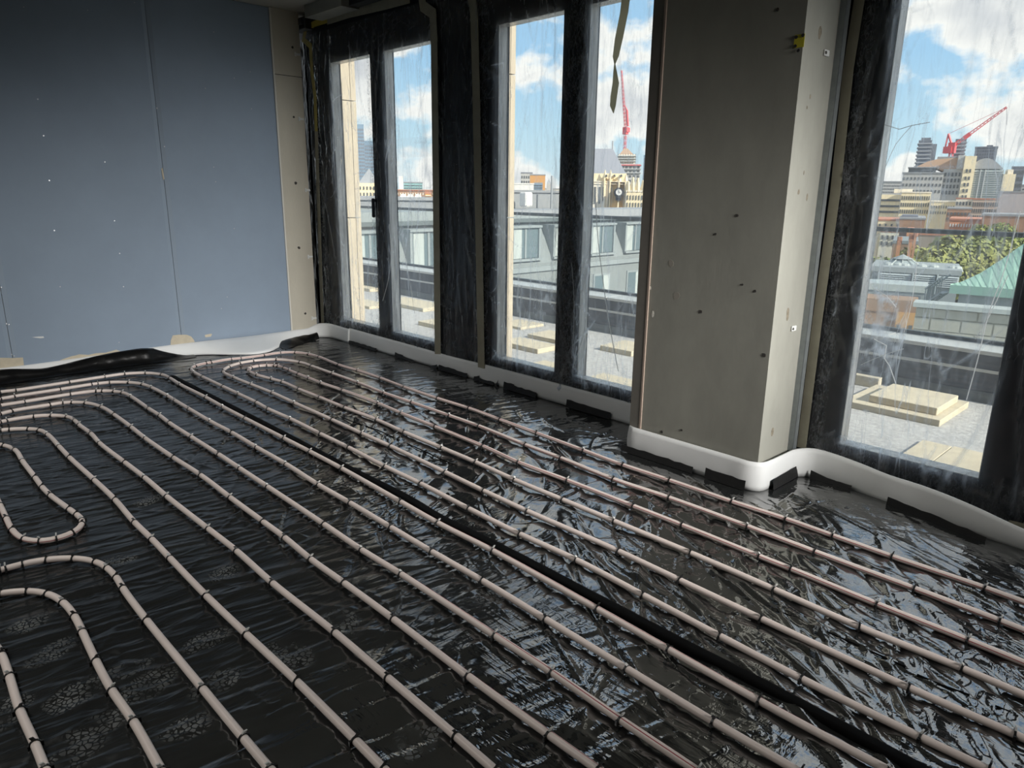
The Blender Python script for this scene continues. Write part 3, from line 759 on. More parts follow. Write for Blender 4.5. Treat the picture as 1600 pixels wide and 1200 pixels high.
fold(s1, [(598, 470), (606, 440), (611, 400), (608, 350)], 0.003)
fold(s3, [(895, 575), (905, 545), (912, 520), (917, 495)], 0.004)
fold(s3, [(893, 560), (897, 500), (896, 450), (893, 410)], 0.003)
M_HTAPE = bpy.data.materials.new('thin pale masking tape'); M_HTAPE.use_nodes = True
_n, _l = M_HTAPE.node_tree.nodes, M_HTAPE.node_tree.links
_d = _n.new('ShaderNodeBsdfTranslucent'); _d.inputs[0].default_value = (0.60, 0.57, 0.46, 1); _m = _n.new('ShaderNodeMixShader'); _m.inputs[0].default_value = 0.75
_n['Principled BSDF'].inputs['Base Color'].default_value = (0.50, 0.47, 0.38, 1)
_l.new(_n['Principled BSDF'].outputs[0], _m.inputs[1]); _l.new(_d.outputs[0], _m.inputs[2]); _l.new(_m.outputs[0], _n['Material Output'].inputs['Surface'])
# twisted strip of masking tape hanging in front of the glass
tw = MB()
ctr = [on_plane(x, y, 1, YS - 0.03) for x, y in [(979, -12), (975, 20), (967, 60), (962, 88), (960.5, 100), (961, 112), (962, 130), (959, 150), (957.5, 165), (958.5, 177)]]
wid = [0.062, 0.062, 0.060, 0.045, 0.012, 0.03, 0.048, 0.05, 0.045, 0.004]
ang = [0.1, 0.1, 0.2, 0.5, 1.2, 0.9, 0.3, 0.2, 0.2, 0.2]
L_ = [c - np.array([w / 2 * math.cos(a), w / 2 * math.sin(a) * 0.5, 0]) for c, w, a in zip(ctr, wid, ang)]
R_ = [c + np.array([w / 2 * math.cos(a), w / 2 * math.sin(a) * 0.5, 0]) for c, w, a in zip(ctr, wid, ang)]
n = len(ctr); bk = [q + np.array([0, 0.0012, 0]) for q in L_ + R_]
tw.add(L_ + R_ + bk, [(k, n + k, n + k + 1, k + 1) for k in range(n - 1)] + [(2 * n + k, 2 * n + k + 1, 3 * n + k + 1, 3 * n + k) for k in range(n - 1)]
       + [(k, k + 1, 2 * n + k + 1, 2 * n + k) for k in range(n - 1)] + [(n + k, 3 * n + k, 3 * n + k + 1, n + k + 1) for k in range(n - 1)])
tw.build('hanging_tape', M_HTAPE, s3)

# ================================================================== EDGE FOAM
def foam(label, base, top, cat='edge foam', th=0.009):
    """base and top: matching lists of (x, y, z) along the strip's foot and head"""
    B = catmull(base, 0.03)
    T = catmull(top, 0.03)
    m = min(len(B), len(T))
    def res(P, k):
        t = np.linspace(0, len(P) - 1, k); i = np.clip(t.astype(int), 0, len(P) - 2); u = (t - i)[:, None]
        return P[i] * (1 - u) + P[i + 1] * u
    k = max(len(B), len(T)); B, T = res(B, k), res(T, k)
    nu = 7
    P = np.zeros((k, nu * 2, 3))
    tang = np.gradient((B + T) / 2, axis=0); tang[:, 2] = 0; tang /= np.linalg.norm(tang, axis=1)[:, None]
    nrm = np.stack([tang[:, 1], -tang[:, 0], np.zeros(k)], 1)       # towards the room
    s = np.arange(k) * 0.03
    for j in range(nu):
        u = j / (nu - 1)
        mid = B * (1 - u) + T * u
        bulge = math.sin(math.pi * u) * (0.006 + 0.004 * np.sin(s * 5.1))[:, None]
        P[:, j] = mid + nrm * bulge
        P[:, 2 * nu - 1 - j] = mid + nrm * (bulge - th)
    v = P.reshape(-1, 3); w = nu * 2
    fc = [(a * w + j, (a + 1) * w + j, (a + 1) * w + (j + 1) % w, a * w + (j + 1) % w) for a in range(k - 1) for j in range(w)]
    fc += [tuple(range(w)), tuple((k - 1) * w + j for j in range(w - 1, -1, -1))]
    o = link('foam_strip', mesh('foam_strip', v, fc, M_FOAM, None, True))
    return tag(o, label, cat)
def flaps(par, spans, face):
    for (s0, s1, h0, h1) in spans:
        k = max(3, int((s1 - s0) / 0.04)); b = MB()
        pts = [face(s0 + (s1 - s0) * j / k) for j in range(k + 1)]
        F, Tq = [], []
        for j, (p, nv) in enumerate(pts):
            h = h0 + (h1 - h0) * j / k + RNG.uniform(-0.004, 0.004)
            F.append((p[0] + nv[0] * 0.018, p[1] + nv[1] * 0.018, 0.004)); Tq.append((p[0] + nv[0] * 0.010, p[1] + nv[1] * 0.010, h))
        n_ = k + 1
        bk = [(q[0] - 0.002 * pts[j % n_][1][0], q[1] - 0.002 * pts[j % n_][1][1], q[2]) for j, q in enumerate(F + Tq)]
        b.add(F + Tq + bk, [(j, j + 1, n_ + j + 1, n_ + j) for j in range(k)] + [(2 * n_ + j + 1, 2 * n_ + j, 3 * n_ + j, 3 * n_ + j + 1) for j in range(k)]
              + [(n_ + j, n_ + j + 1, 3 * n_ + j + 1, 3 * n_ + j) for j in range(k)] + [(0, n_, 3 * n_, 2 * n_), (k, 2 * n_ + k, 3 * n_ + k, n_ + k)])
        b.build('tape_flap', M_FLAP, par)
# along the blue wall, lying out over the floor by the pier, then round the corner
ys = [-4.0, -3.3, -2.9, -2.3, -1.7, -1.35, -1.1, -0.95, -0.8, -0.62, -0.45, -0.30, -0.15]
base = [(0.022 + 0.40 * math.exp(-((y + 0.88) / 0.36) ** 2), y, 0.004) for y in ys] + [(0.05, -0.06, 0.003), (0.13, 0.015, 0.002), (0.25, 0.03, 0.002), (0.40, 0.024, 0.002), (0.535, 0.020, 0.0)]
top = [(0.012 + 0.02 * math.exp(-((y + 0.88) / 0.36) ** 2), y, 0.112 + 0.006 * math.sin(y * 3)) for y in ys] + [(0.015, -0.05, 0.142), (0.09, 0.022, 0.152), (0.22, 0.036, 0.152), (0.40, 0.032, 0.150), (0.540, 0.026, 0.150)]
f1 = foam('white foam edging along the foot of the blue wall, turning the corner', base, top)
xs = [0.50, 0.8, 1.2, 1.7, 2.2, 2.7, 3.2, 3.7, 4.1, 4.44]
f2 = foam('white foam edging running under the first two windows to the pillar', [(x, 0.040 + 0.006 * math.sin(x * 4), 0.002) for x in xs], [(x, 0.046 + 0.006 * math.sin(x * 5), 0.150 + 0.005 * math.sin(x * 2.3)) for x in xs])
flaps(f2, [(0.54, 0.68, 0.030, 0.034), (0.68, 1.05, 0.034, 0.030), (1.37, 1.50, 0.045, 0.040), (1.50, 1.70, 0.034, 0.016), (1.92, 2.02, 0.012, 0.045), (2.05, 2.44, 0.046, 0.040), (2.53, 2.60, 0.034, 0.05), (2.60, 2.78, 0.03, 0.03), (2.80, 2.83, 0.02, 0.06),
           (2.90, 3.02, 0.062, 0.058), (3.02, 3.27, 0.050, 0.046), (3.585, 4.0, 0.060, 0.056), (4.20, 4.36, 0.02, 0.06)], lambda s: ((s, 0.030), (0, -1)))
pb = [(4.44, 0.02), (4.436, -0.20), (4.440, -0.35), (4.47, -0.398), (4.56, -0.404), (4.85, -0.404), (5.15, -0.404), (5.28, -0.402), (5.335, -0.37), (5.35, -0.28), (5.355, -0.15), (5.37, -0.03), (5.43, 0.03),
      (5.55, 0.034), (5.70, 0.012), (5.84, -0.015), (5.98, -0.035), (6.10, -0.05), (6.25, -0.075), (6.45, -0.10), (6.70, -0.12), (7.2, -0.10)]
pt = [(4.446, 0.02), (4.440, -0.20), (4.442, -0.35), (4.472, -0.394), (4.56, -0.400), (4.85, -0.400), (5.15, -0.400), (5.28, -0.398), (5.333, -0.362), (5.348, -0.27), (5.352, -0.14), (5.362, -0.02), (5.43, 0.04),
      (5.55, 0.046), (5.70, 0.030), (5.84, 0.004), (5.98, -0.010), (6.10, -0.03), (6.25, -0.055), (6.45, -0.09), (6.70, -0.12), (7.2, -0.10)]
hz = [0.165] * 12 + [0.172, 0.168, 0.158, 0.148, 0.146, 0.142, 0.128, 0.100, 0.075, 0.06]
f3 = foam('white foam edging wrapped round the pillar foot and on under the next window', [(x, y, 0.002) for x, y in pb], [(x, y, z) for (x, y), z in zip(pt, hz)])
flaps(f3, [(4.44, 4.95, 0.045, 0.042), (5.03, 5.275, 0.060, 0.056)], lambda s: ((s, -0.410), (0, -1)))
flaps(f3, [(-0.30, 0.00, 0.055, 0.075)], lambda s: ((5.362 + 0.012 * (s + 0.3), s), (1, 0)))
flaps(f3, [(5.44, 5.58, 0.055, 0.03)], lambda s: ((s, 0.022), (0, -1)))
flaps(f3, [(5.58, 5.68, 0.035, 0.045), (5.875, 6.34, 0.055, 0.03)], lambda s: ((s, 0.004 - 0.185 * max(0, s - 5.62)), (-0.18, -0.98)))

# ================================================================== HEATING PIPES
PR = 0.0128
PZ = 0.022
def fp(x, y): return on_floor(x, y, PZ)
RUNS = []
A_left = [(520,565),(512,565),(499,558),(483,553.5),(462,550.5),(438,551),(412,555),(377,559.6),(361,561),(331,566),(320.5,567.5),(304,572),(298.6,576.5),(304,582),(317,589),(348.5,604),(373,615.6),(401,629),(419,639),(455,655),(501,678)]
RUNS.append(('outermost looped heating pipe by the windows, its bend wrapping two others', -0.62, -1.71,
  [(1660,963),(1539.5,919),(1394.5,870),(1302,837.5),(1227.5,811),(1144,784),(1047,751),(974,727),(912,704),(839,677),(781.5,656),(733,638),(683.6,622.5),(632,605),(595,591),(559,579),(529,570)] + A_left[2:]
  + [(545,699.5),(602,729),(658,756),(733,795),(812.5,834.5),(901,875),(1005,930),(1125,994),(1253,1061),(1436,1151),(1545,1203),(1640,1249)]))
RUNS.append(('middle looped heating pipe nested inside the outermost loop by the windows', -0.86, -1.50,
  [(1660,1008),(1562.5,970),(1428,919.5),(1274,862.5),(1167.5,822.5),(1046,778),(959,749),(877,716),(821,695),(749,666),(702.5,649.5),(644,629),(600,614),(560,598),(520,583.6),(487,572),(469,566),(432.5,561.5),(396,563.7),(374,567.5),(357,573),(348.5,580.6),(366,590),(393,601),(426,614),(461,630),(519,656),
   (566,677.5),(611,697.5),(696,738),(756,767),(825,799),(966,861),(1063,907),(1191,967.5),(1419,1074),(1582.5,1146),(1660,1181)]))
RUNS.append(('innermost looped heating pipe with the tightest hairpin by the windows', -1.07, -1.265,
  [(1660,1060),(1513,1000.5),(1371,944.5),(1238,890),(1185,869),(1066,821),(989.5,791),(887,751),(810.5,722.5),(755,697.5),(680.5,667),(627.5,646),(591,630.5),(536,610),(502.5,598.7),(483,591),(466,584.5),(452.6,579),(444,575),(436,572),(429,571),(417,570.7),(404,571.4),(391,574.3),(386.5,577.5),(391,581.2),(402,586),(424.6,592),(442,597),(467,608),(500,621),
   (539,637),(589,656),(632,675.5),(691,700),(744,722.5),(805,750),(879.5,781),(960,814.5),(1079,864),(1210,921),(1343,979.5),(1504,1044.5),(1660,1112)]))
RUNS.append(('heating pipe running just beside the dark lap in the sheet', -1.9, None,
  [(-60,621),(0,612.4),(26,609.5),(108,597),(163,588.5),(195,584),(228,582.7),(253.5,585.3),(266,591),(282,601),(322,621),(349,636),(383.5,654),(444,685),(485,706),(535,732.5),(626,784),(685,817.5),(771,861),(932.5,951),(1045,1015),(1186,1095),(1387,1203),(1500,1262)]))
RUNS.append(('second heating pipe in from the dark lap, curving away to the left edge', -2.1, None,
  [(-60,632.5),(0,623.3),(24,619),(93.4,608.4),(142,600.6),(153.6,599),(172,597.3),(202,597.3),(223.4,600.6),(238,606),(263,619),(274,626),(296,639),(329,658.5),(362.5,676),(401,699),(447.5,725.5),(497.5,757.5),(547.5,786),(611,824),(675,862),(754,907.5),(852.5,967.5),(979.5,1045),(1114.5,1127.5),(1250,1207),(1330,1255)]))
RUNS.append(('third heating pipe in from the dark lap, its bend closely clipped', -2.3, None,
  [(-60,643),(0,633.6),(39,627.5),(109,616),(149.5,610.8),(161,610.5),(179,611.3),(192.6,613.6),(205.6,620),(232.4,638.4),(250,649.5),(265,661),(299.5,683),(342,710),(375,732),(419,761),(506,819),(565,859),(627.5,897.5),(772.5,992.5),(862.5,1051),(970,1125),(1090,1205),(1160,1252)]))
RUNS.append(('fourth heating pipe in from the dark lap, between close parallel runs', -2.5, None,
  [(-60,658),(0,647),(18,642),(76.4,632.7),(98.3,629),(114,628.4),(135,629.5),(159,636),(178.7,648),(205.6,667.7),(227.5,685),(271,715),(314,742.5),(360,777.5),(411,815),(445,840),(486,874),(538,911),(615,967.5),(731,1056),(857,1147.5),(935,1203),(1000,1250)]))
RUNS.append(('fifth heating pipe in from the dark lap, ending at bottom centre of the view', -2.72, None,
  [(-60,670),(0,659.6),(10,657),(53,650.3),(81,649),(105.6,651),(117,657),(124,664),(142.5,677.5),(156,692.5),(195,722.5),(226,746),(261,776),(325,826),(370,861),(426,911),(522.5,987.5),(606,1059),(711,1149),(775,1205),(830,1252)]))
RUNS.append(('sixth heating pipe in from the dark lap, next outside the open hairpin', -2.95, None,
  [(-60,680),(0,672.5),(16,670.5),(46,670),(62.5,672),(75,679),(92.5,697.5),(109,715),(147.5,750),(180,781),(210,816),(237.5,842.5),(266,872.5),(322.5,931),(385,991),(464,1065),(555,1156),(600,1202),(650,1252)]))
RUNS.append(('short heating pipe hairpin lying open at the left edge', None, None,
  [(-60,692),(-25,692),(0,694.5),(7.5,696),(24,703),(35,720),(55,746),(66,761),(79,774),(107.5,795),(120,804),(129,812),(129.5,819),(115,832.5),(87.5,842.5),(61,846),(36,842.5),(19,828),(10,810),(0,789),(-15,760),(-45,720)]))
RUNS.append(('heating pipe below the open hairpin, bending from the left edge to bottom', -3.17, None,
  [(-60,903),(0,891),(7.5,889),(35,881),(74,874),(115,872),(150,877.5),(167.5,887.5),(182,902),(192.5,920),(230,970),(316,1075),(380,1152.5),(422,1202),(470,1258)]))
RUNS.append(('heating pipe with a wide nearby bend at lower left', -3.38, None,
  [(-60,938),(0,927),(44,923),(75,927.5),(99,941),(117,963),(129,987.5),(150,1032.5),(175,1079),(209,1127.5),(252,1204),(285,1260)]))
RUNS.append(('heating pipe coming in at the bottom left corner', -3.6, None,
  [(-110,985),(-50,985),(-18,998),(0,1017),(4,1025),(15,1057.5),(31,1110),(55,1162.5),(71,1203),(95,1265)]))
PIPES = []
for (lab, ya, yb, pts) in RUNS:
    W_ = np.array([fp(x, y) for x, y in pts])
    def onward(a, b, far):                                    # carry the run on beyond the view
        if a[0] > b[0] and far: return [a + np.array([2.2, 0, 0]), a + np.array([1.1, 0, 0])]
        dv = (a - b) / np.linalg.norm(a - b); return [a + dv * 0.24, a + dv * 0.12]
    e0 = onward(W_[0], W_[1], pts[0][0] > 1600); e1 = onward(W_[-1], W_[-2], True)
    C = catmull(np.vstack([e0, W_, e1[::-1]]), 0.02)
    for _ in range(6):                                       # take out the hand-measured wobble, keep the bends
        C[1:-1] = 0.25 * C[:-2] + 0.5 * C[1:-1] + 0.25 * C[2:]
    PIPES.append((lab, pts, W_, C))

# ================================================================== BLACK MEMBRANE
GX0, GX1, GY0, GY1, GD = 0.03, 7.40, -4.05, 0.075, 0.0072
gx = np.arange(GX0, GX1, GD); gy = np.arange(GY0, GY1, GD)
X, Y = np.meshgrid(gx, gy, indexing='ij')
def rot(a): return X * math.cos(a) + Y * math.sin(a), -X * math.sin(a) + Y * math.cos(a)
def sstep(v, a, b): t = np.clip((v - a) / (b - a), 0, 1); return t * t * (3 - 2 * t)
wx, wy = 0.10 * value_noise(X, Y, 3.1, 31, 2), 0.10 * value_noise(X, Y, 3.1, 32, 2)
def ridged(a, ac, al, seed, warp=1.0, octs=2):
    """sharp creases running along angle a: ac creases per metre across, al per metre along"""
    U, V = rot(a); U = U + warp * wx; V = V + warp * wy
    n_ = value_noise(U * al / ac, V, ac, seed, octs)
    return 1 - np.minimum(1, np.abs(n_) * 4.2)
reg = value_noise(X, Y, 0.9, 40, 3)
w_right = sstep(X + 0.55 * (Y + 1.2) + 1.6 * reg, 5.0, 5.9) * sstep(Y, -2.3, -1.7)
w_mid = sstep(Y + 0.9 * reg, -2.35, -1.5) * sstep(X + reg, 1.6, 3.0) * sstep(-Y + 0.4 * reg, 0.30, 0.6)
w_left = np.clip(1 - np.maximum(w_mid, w_right), 0, 1)
near = sstep(X + 0.6 * reg, 3.8, 5.2) * sstep(-Y, 1.9, 2.5)
Hf = 0.006 * value_noise(*rot(0.4), 2.0, 1, 2) + 0.0025 * value_noise(*rot(0.9), 5.0, 2, 2)
Hf += w_left * (0.0040 * ridged(math.radians(80), 13, 1.8, 3, 0.6) + 0.0015 * ridged(math.radians(74), 22, 3.0, 4, 0.6))
Hf += w_mid * (0.0058 * ridged(math.radians(75), 5.0, 2.2, 5, 1.6, 2) + 0.0030 * ridged(math.radians(-50), 8.5, 2.6, 6, 1.6, 2) + 0.0016 * ridged(math.radians(20), 12, 7, 12, 1.6, 2))
Hf += w_right * (0.0105 * ridged(math.radians(-27), 4.6, 0.6, 7, 0.7, 1) + 0.0034 * ridged(math.radians(-32), 9.5, 1.0, 17, 0.7, 2) + 0.0022 * ridged(math.radians(-50), 13, 2.0, 8, 0.8, 2) + 0.0020 * ridged(math.radians(60), 6, 3, 9, 1.5, 2))
Hf += near * (0.0036 * ridged(math.radians(-12), 5.5, 2.2, 10, 1.4, 2) + 0.0022 * ridged(math.radians(70), 9, 4, 11, 1.4, 2))
g = random.Random(5)
def creases(n, xr, yr, ang, spread, ln, wd, am, sharp=0.3, ok=None):
    for k in range(n):
        cx, cy = g.uniform(*xr), g.uniform(*yr)
        if ok and not ok(cx, cy): continue
        stroke(Hf, GX0, GY0, GD, cx, cy, ang + g.gauss(0, spread), g.uniform(*ln), g.uniform(*wd), g.choice((-1, 1, 1)) * g.uniform(*am), g.gauss(0, 0.09), g.random() < sharp)
R_ = math.radians
# pulled taut between the runs on the left: fine creases across the pipes
creases(950, (0.2, 5.2), (-4.0, -1.75), R_(80), 0.14, (0.15, 0.7), (0.005, 0.010), (0.0015, 0.0045), 0.7)
creases(120, (0.2, 5.2), (-4.0, -1.75), R_(70), 0.4, (0.3, 0.8), (0.010, 0.02), (0.002, 0.005))
# crumpled middle
creases(110, (1.8, 6.8), (-2.3, -0.25), R_(85), 0.5, (0.10, 0.45), (0.006, 0.013), (0.002, 0.006), 0.6)
creases(150, (2.4, 6.8), (-2.6, -0.3), R_(-48), 0.35, (0.2, 0.7), (0.008, 0.018), (0.003, 0.009), 0.4)
# long pulled folds towards the lower right
creases(110, (5.1, 7.3), (-1.9, -0.4), R_(-24), 0.13, (0.4, 1.3), (0.008, 0.018), (0.004, 0.011), 0.5)
creases(60, (5.0, 7.3), (-1.8, -0.5), R_(-55), 0.13, (0.3, 0.8), (0.009, 0.02), (0.004, 0.010), 0.4)
# smoother sheet near the windows
creases(110, (0.4, 7.3), (-0.55, 0.0), R_(20), 0.8, (0.15, 0.6), (0.006, 0.014), (0.001, 0.003), 0.6)
creases(60, (4.0, 7.0), (-3.8, -1.9), R_(-15), 0.6, (0.15, 0.6), (0.006, 0.014), (0.0015, 0.005), 0.6)
# radiating pinches at the clips
for (lab, pts, W_, C) in PIPES:
    for p in W_:
        for q in range(1):
            a = g.uniform(0, 2 * math.pi); ln = g.uniform(0.08, 0.26)
            stroke(Hf, GX0, GY0, GD, p[0] + math.cos(a) * ln / 2, p[1] + math.sin(a) * ln / 2, a, ln, g.uniform(0.008, 0.016), g.uniform(0.0015, 0.004), 0.0, True)
# the sheet is held down under every pipe
press = np.zeros(X.shape)
for (lab, pts, W_, C) in PIPES:
    for p in C[::1]:
        i, j = int((p[0] - GX0) / GD), int((p[1] - GY0) / GD); w = 8
        if -w < i < X.shape[0] + w and -w < j < X.shape[1] + w:
            a0, a1, b0, b1 = max(i - w, 0), min(i + w + 1, X.shape[0]), max(j - w, 0), min(j + w + 1, X.shape[1])
            if a1 > a0 and b1 > b0:
                dd = (X[a0:a1, b0:b1] - p[0]) ** 2 + (Y[a0:a1, b0:b1] - p[1]) ** 2
                press[a0:a1, b0:b1] = np.maximum(press[a0:a1, b0:b1], np.exp(-dd / 0.028 ** 2))
lim = PZ - PR + 0.003
Hf = Hf - Hf.mean() + 0.002
Hf = np.where(Hf > lim, Hf * (1 - press) + lim * press, Hf)
Hf = np.maximum(Hf, -0.022)
# flat where foam, pillar and walls stand on it
soft = np.clip((0.10 - Y) / 0.10, 0.15, 1) * np.clip((X - 0.0) / 0.12, 0.15, 1)
soft *= np.clip(np.maximum(np.maximum(4.40 - X, X - 5.40), -0.42 - Y) / 0.08, 0.1, 1)
Hf *= soft
# turned up the foot of the blue wall as a black skirt
M_SKIRT = mat('black polythene upstand', (0.005, 0.005, 0.005), 0.34, spec=0.22, bump=0.5, bscale=14)
sk_top = [(-30, 580), (0, 578), (18, 577), (40, 576.8), (65, 576.3), (85, 573), (130, 562), (160, 555), (180, 551), (205, 547), (222, 544.5), (240, 544.6), (270, 545.5), (300, 547)]
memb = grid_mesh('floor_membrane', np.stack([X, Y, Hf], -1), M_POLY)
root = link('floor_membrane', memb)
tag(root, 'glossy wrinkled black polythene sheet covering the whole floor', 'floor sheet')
far = MB()
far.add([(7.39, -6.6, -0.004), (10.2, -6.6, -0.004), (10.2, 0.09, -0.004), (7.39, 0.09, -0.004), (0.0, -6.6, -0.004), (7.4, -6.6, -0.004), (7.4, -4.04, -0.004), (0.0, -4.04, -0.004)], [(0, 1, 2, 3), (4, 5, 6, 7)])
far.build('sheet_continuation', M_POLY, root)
T = catmull([on_plane(x, y, 0, 0.055) for x, y in sk_top], 0.04)
nv = len(T); cols = 6
P = np.zeros((nv, cols, 3)); s_ = np.linspace(0, 1, nv)
for k in range(nv):
    t = T[k]; fade = min(1.0, (nv - 1 - k) / (nv * 0.22))
    kn = 0.03 * math.exp(-((t[1] + 1.74) / 0.10) ** 2) + 0.006 * math.sin(t[1] * 9)
    zt = max(0.012, t[2] * fade)
    outp = 0.10 + 0.02 * math.sin(t[1] * 3.3); kn += 0.012 * math.sin(t[1] * 23) + 0.008 * math.sin(t[1] * 41 + 1)
    P[k] = [(0.030, t[1], zt * 0.7), (0.036, t[1], zt), (0.058 + kn, t[1], zt * 0.97), (0.078 + kn, t[1], zt * 0.45 + 0.004), (0.090 + kn * 0.5, t[1], 0.012), (outp + 0.05, t[1], 0.004)]
link('upturned_skirt', grid_mesh('upturned_skirt', P, M_SKIRT), root)
# loose crumpled corner end of the skirt
yy = np.linspace(-0.62, -0.10, 40); uu = np.linspace(0, 1, 10)
YY, UU = np.meshgrid(yy, uu, indexing='ij')
env = np.clip((YY + 0.62) / 0.15, 0, 1)
Zc = env * (0.055 * np.sin(np.pi * np.clip(UU * 0.9 + 0.12, 0, 1)) + 0.03 * value_noise(YY, UU * 0.3, 9, 77, 3)) + 0.004
Xc = 0.06 + (0.34 - 0.5 * (YY + 0.62)) * UU
link('crumpled_corner', grid_mesh('crumpled_corner', np.stack([Xc, YY, Zc], -1), M_SKIRT), root)
# dark folded lap where two widths of sheet meet
lp = catmull([on_floor(x, y, 0.012) for x, y in [(268,586),(271.5,589),(298,602.5),(352,629),(397.5,652),(467,690),(540,730),(637,775),(680,807),(737,832),(800,862),(870,900),(905,920),(950,944),(1050,1000),(1200,1076),(1312,1139),(1420,1200),(1520,1254)]], 0.03)
lp[:, 1] = -1.843 + (lp[:, 1] + 1.843) * 0.4
P = np.zeros((len(lp), 7, 3))
for k, c in enumerate(lp):
    a = min(1, k / 12) * (0.75 + 0.35 * math.sin(c[0] * 2.2 + 0.6))
    hgt = 0.010 + 0.012 * a
    wv = 0.006 * math.sin(c[0] * 7)
    P[k] = [(c[0], c[1] - 0.022, 0.0), (c[0], c[1] - 0.023, hgt * 0.5), (c[0], c[1] - 0.020 + wv * .3, hgt), (c[0], c[1] - 0.010, hgt * 1.04), (c[0], c[1] + 0.012, hgt), (c[0], c[1] + 0.030, hgt * 0.6), (c[0], c[1] + 0.042, 0.0)]
M_LAP = mat('black polythene lap', (0.003, 0.003, 0.003), 0.8, spec=0.08)  # blacker, matte copy of the sheet: its dark reflection put into the colour
link('folded_lap', grid_mesh('folded_lap', P, M_LAP), root)
# thin taut lines in the sheet
for pts in ([(534, 652), (560, 662), (590, 672), (624, 688)], [(636, 693), (665, 706), (690, 718), (714, 728)], [(1222, 957), (1290, 986), (1350, 1013), (1415, 1042)], [(1433, 1054), (1470, 1070), (1515, 1086)], [(1555, 1103), (1580, 1113)], [(870, 901), (905, 919), (950, 944)]):
    b = MB(); Q = catmull([on_floor(x, y, 0.010) for x, y in pts], 0.05)
    for k in range(len(Q) - 1): b.bar(Q[k], Q[k + 1], 0.0035, 5)
    b.build('taut_fold', M_LAP, root)

# ------------------------------------------------------------------ pipe and clip meshes
ANG = [0, 28, 56, 80, 95, 116, 142, 152, 195, 222, 250, 276, 305, 333]
def tube(C, name, par, twist0):
    n = len(C); k = len(ANG)
    tang = np.gradient(C, axis=0); tang /= np.linalg.norm(tang, axis=1)[:, None]
    side = np.cross(tang, [0, 0, 1.0]); side /= np.linalg.norm(side, axis=1)[:, None]
    upv = np.cross(side, tang)
    s = np.concatenate([[0], np.cumsum(np.linalg.norm(np.diff(C, axis=0), axis=1))])
    a0 = twist0 + 0.9 * np.sin(s * 0.55 + twist0) + 0.3 * np.sin(s * 1.7)
    V = np.zeros((n, k, 3))
    for j, a in enumerate(ANG):
        th = math.radians(a) + a0
        V[:, j] = C + PR * (np.cos(th)[:, None] * side + np.sin(th)[:, None] * upv)
    fc, mi = [], []
    for i in range(n - 1):
        for j in range(k):
            q = (j + 1) % k
            fc.append((i * k + j, i * k + q, (i + 1) * k + q, (i + 1) * k + j)); mi.append(1 if j in (3, 6) else 0)
    fc += [tuple(range(k - 1, -1, -1)), tuple((n - 1) * k + j for j in range(k))]; mi += [0, 0]
    return link(name, mesh(name, V.reshape(-1, 3), fc, [M_PIPE, M_STRIPE], mi, True), par)
def clip_mesh():
    b = MB(); n = 12
    for (w, r1, r0) in ((0.0032, PR + 0.0030, PR - 0.0005),):
        ring = []
        for k in range(n):
            a = 2 * math.pi * k / n
            ring.append((math.cos(a), math.sin(a)))
        v = [(-w, r1 * c, r1 * s) for c, s in ring] + [(w, r1 * c, r1 * s) for c, s in ring] + [(-w, r0 * c, r0 * s) for c, s in ring] + [(w, r0 * c, r0 * s) for c, s in ring]
        fc = []
        for k in range(n):
            q = (k + 1) % n
            fc += [(k, q, n + q, n + k), (k, 2 * n + k, 2 * n + q, q), (n + k, n + q, 3 * n + q, 3 * n + k)]
        b.add(v, fc)
    b.box((-0.004, -PR - 0.008, -PR * 0.9), (0.004, -PR - 0.001, 0.006))       # side legs of the clip
    b.box((-0.004, PR + 0.001, -PR * 0.9), (0.004, PR + 0.006, 0.002))
    b.prism([(-0.0026, -0.004, PR + 0.002), (0.0026, -0.004, PR + 0.002), (0.0026, 0.006, PR + 0.002), (-0.0026, 0.006, PR + 0.002)], (0.002, 0.006, 0.009), 1)
    return mesh('clip', b.v, b.f, [M_CLIP, M_CLIPTIP], b.i)
def clip_mesh_plain():
    me = clip_mesh(); m2 = me.copy(); m2.materials.clear(); m2.materials.append(M_CLIP); m2.materials.append(M_CLIP); return m2
CM = [clip_mesh(), clip_mesh_plain()]
for k, (lab, pts, W_, C) in enumerate(PIPES):
    mid = C[len(C) // 2]
    rt = empty('heating_pipe', (mid[0], mid[1], 0.0))
    tag(rt, lab, 'pipe', 'underfloor heating pipe runs')
    tube(C, 'tube', rt, 1.3 + 0.8 * math.sin(k * 2.1))
    tang = np.gradient(C, axis=0)
    for (px, py), w in zip(pts, W_):
        if px < -45 or px > 1640 or py > 1240: continue
        i = int(np.argmin(((C - w) ** 2).sum(1)))
        t = Vector(tang[i]).normalized(); sd_ = Vector((0, 0, 1)).cross(t).normalized(); u = t.cross(sd_)
        if RNG.random() < 0.5: t, sd_ = -t, -sd_
        c = C[i]
        o = link('clip', CM[0 if RNG.random() < 0.45 else 1], rt)
        yaw = RNG.gauss(0, 0.10)
        M = Matrix(((t[0], sd_[0], u[0], c[0]), (t[1], sd_[1], u[1], c[1]), (t[2], sd_[2], u[2], c[2]), (0, 0, 0, 1))) @ Matrix.Rotation(yaw, 4, 'Z')
        o.matrix_basis = M

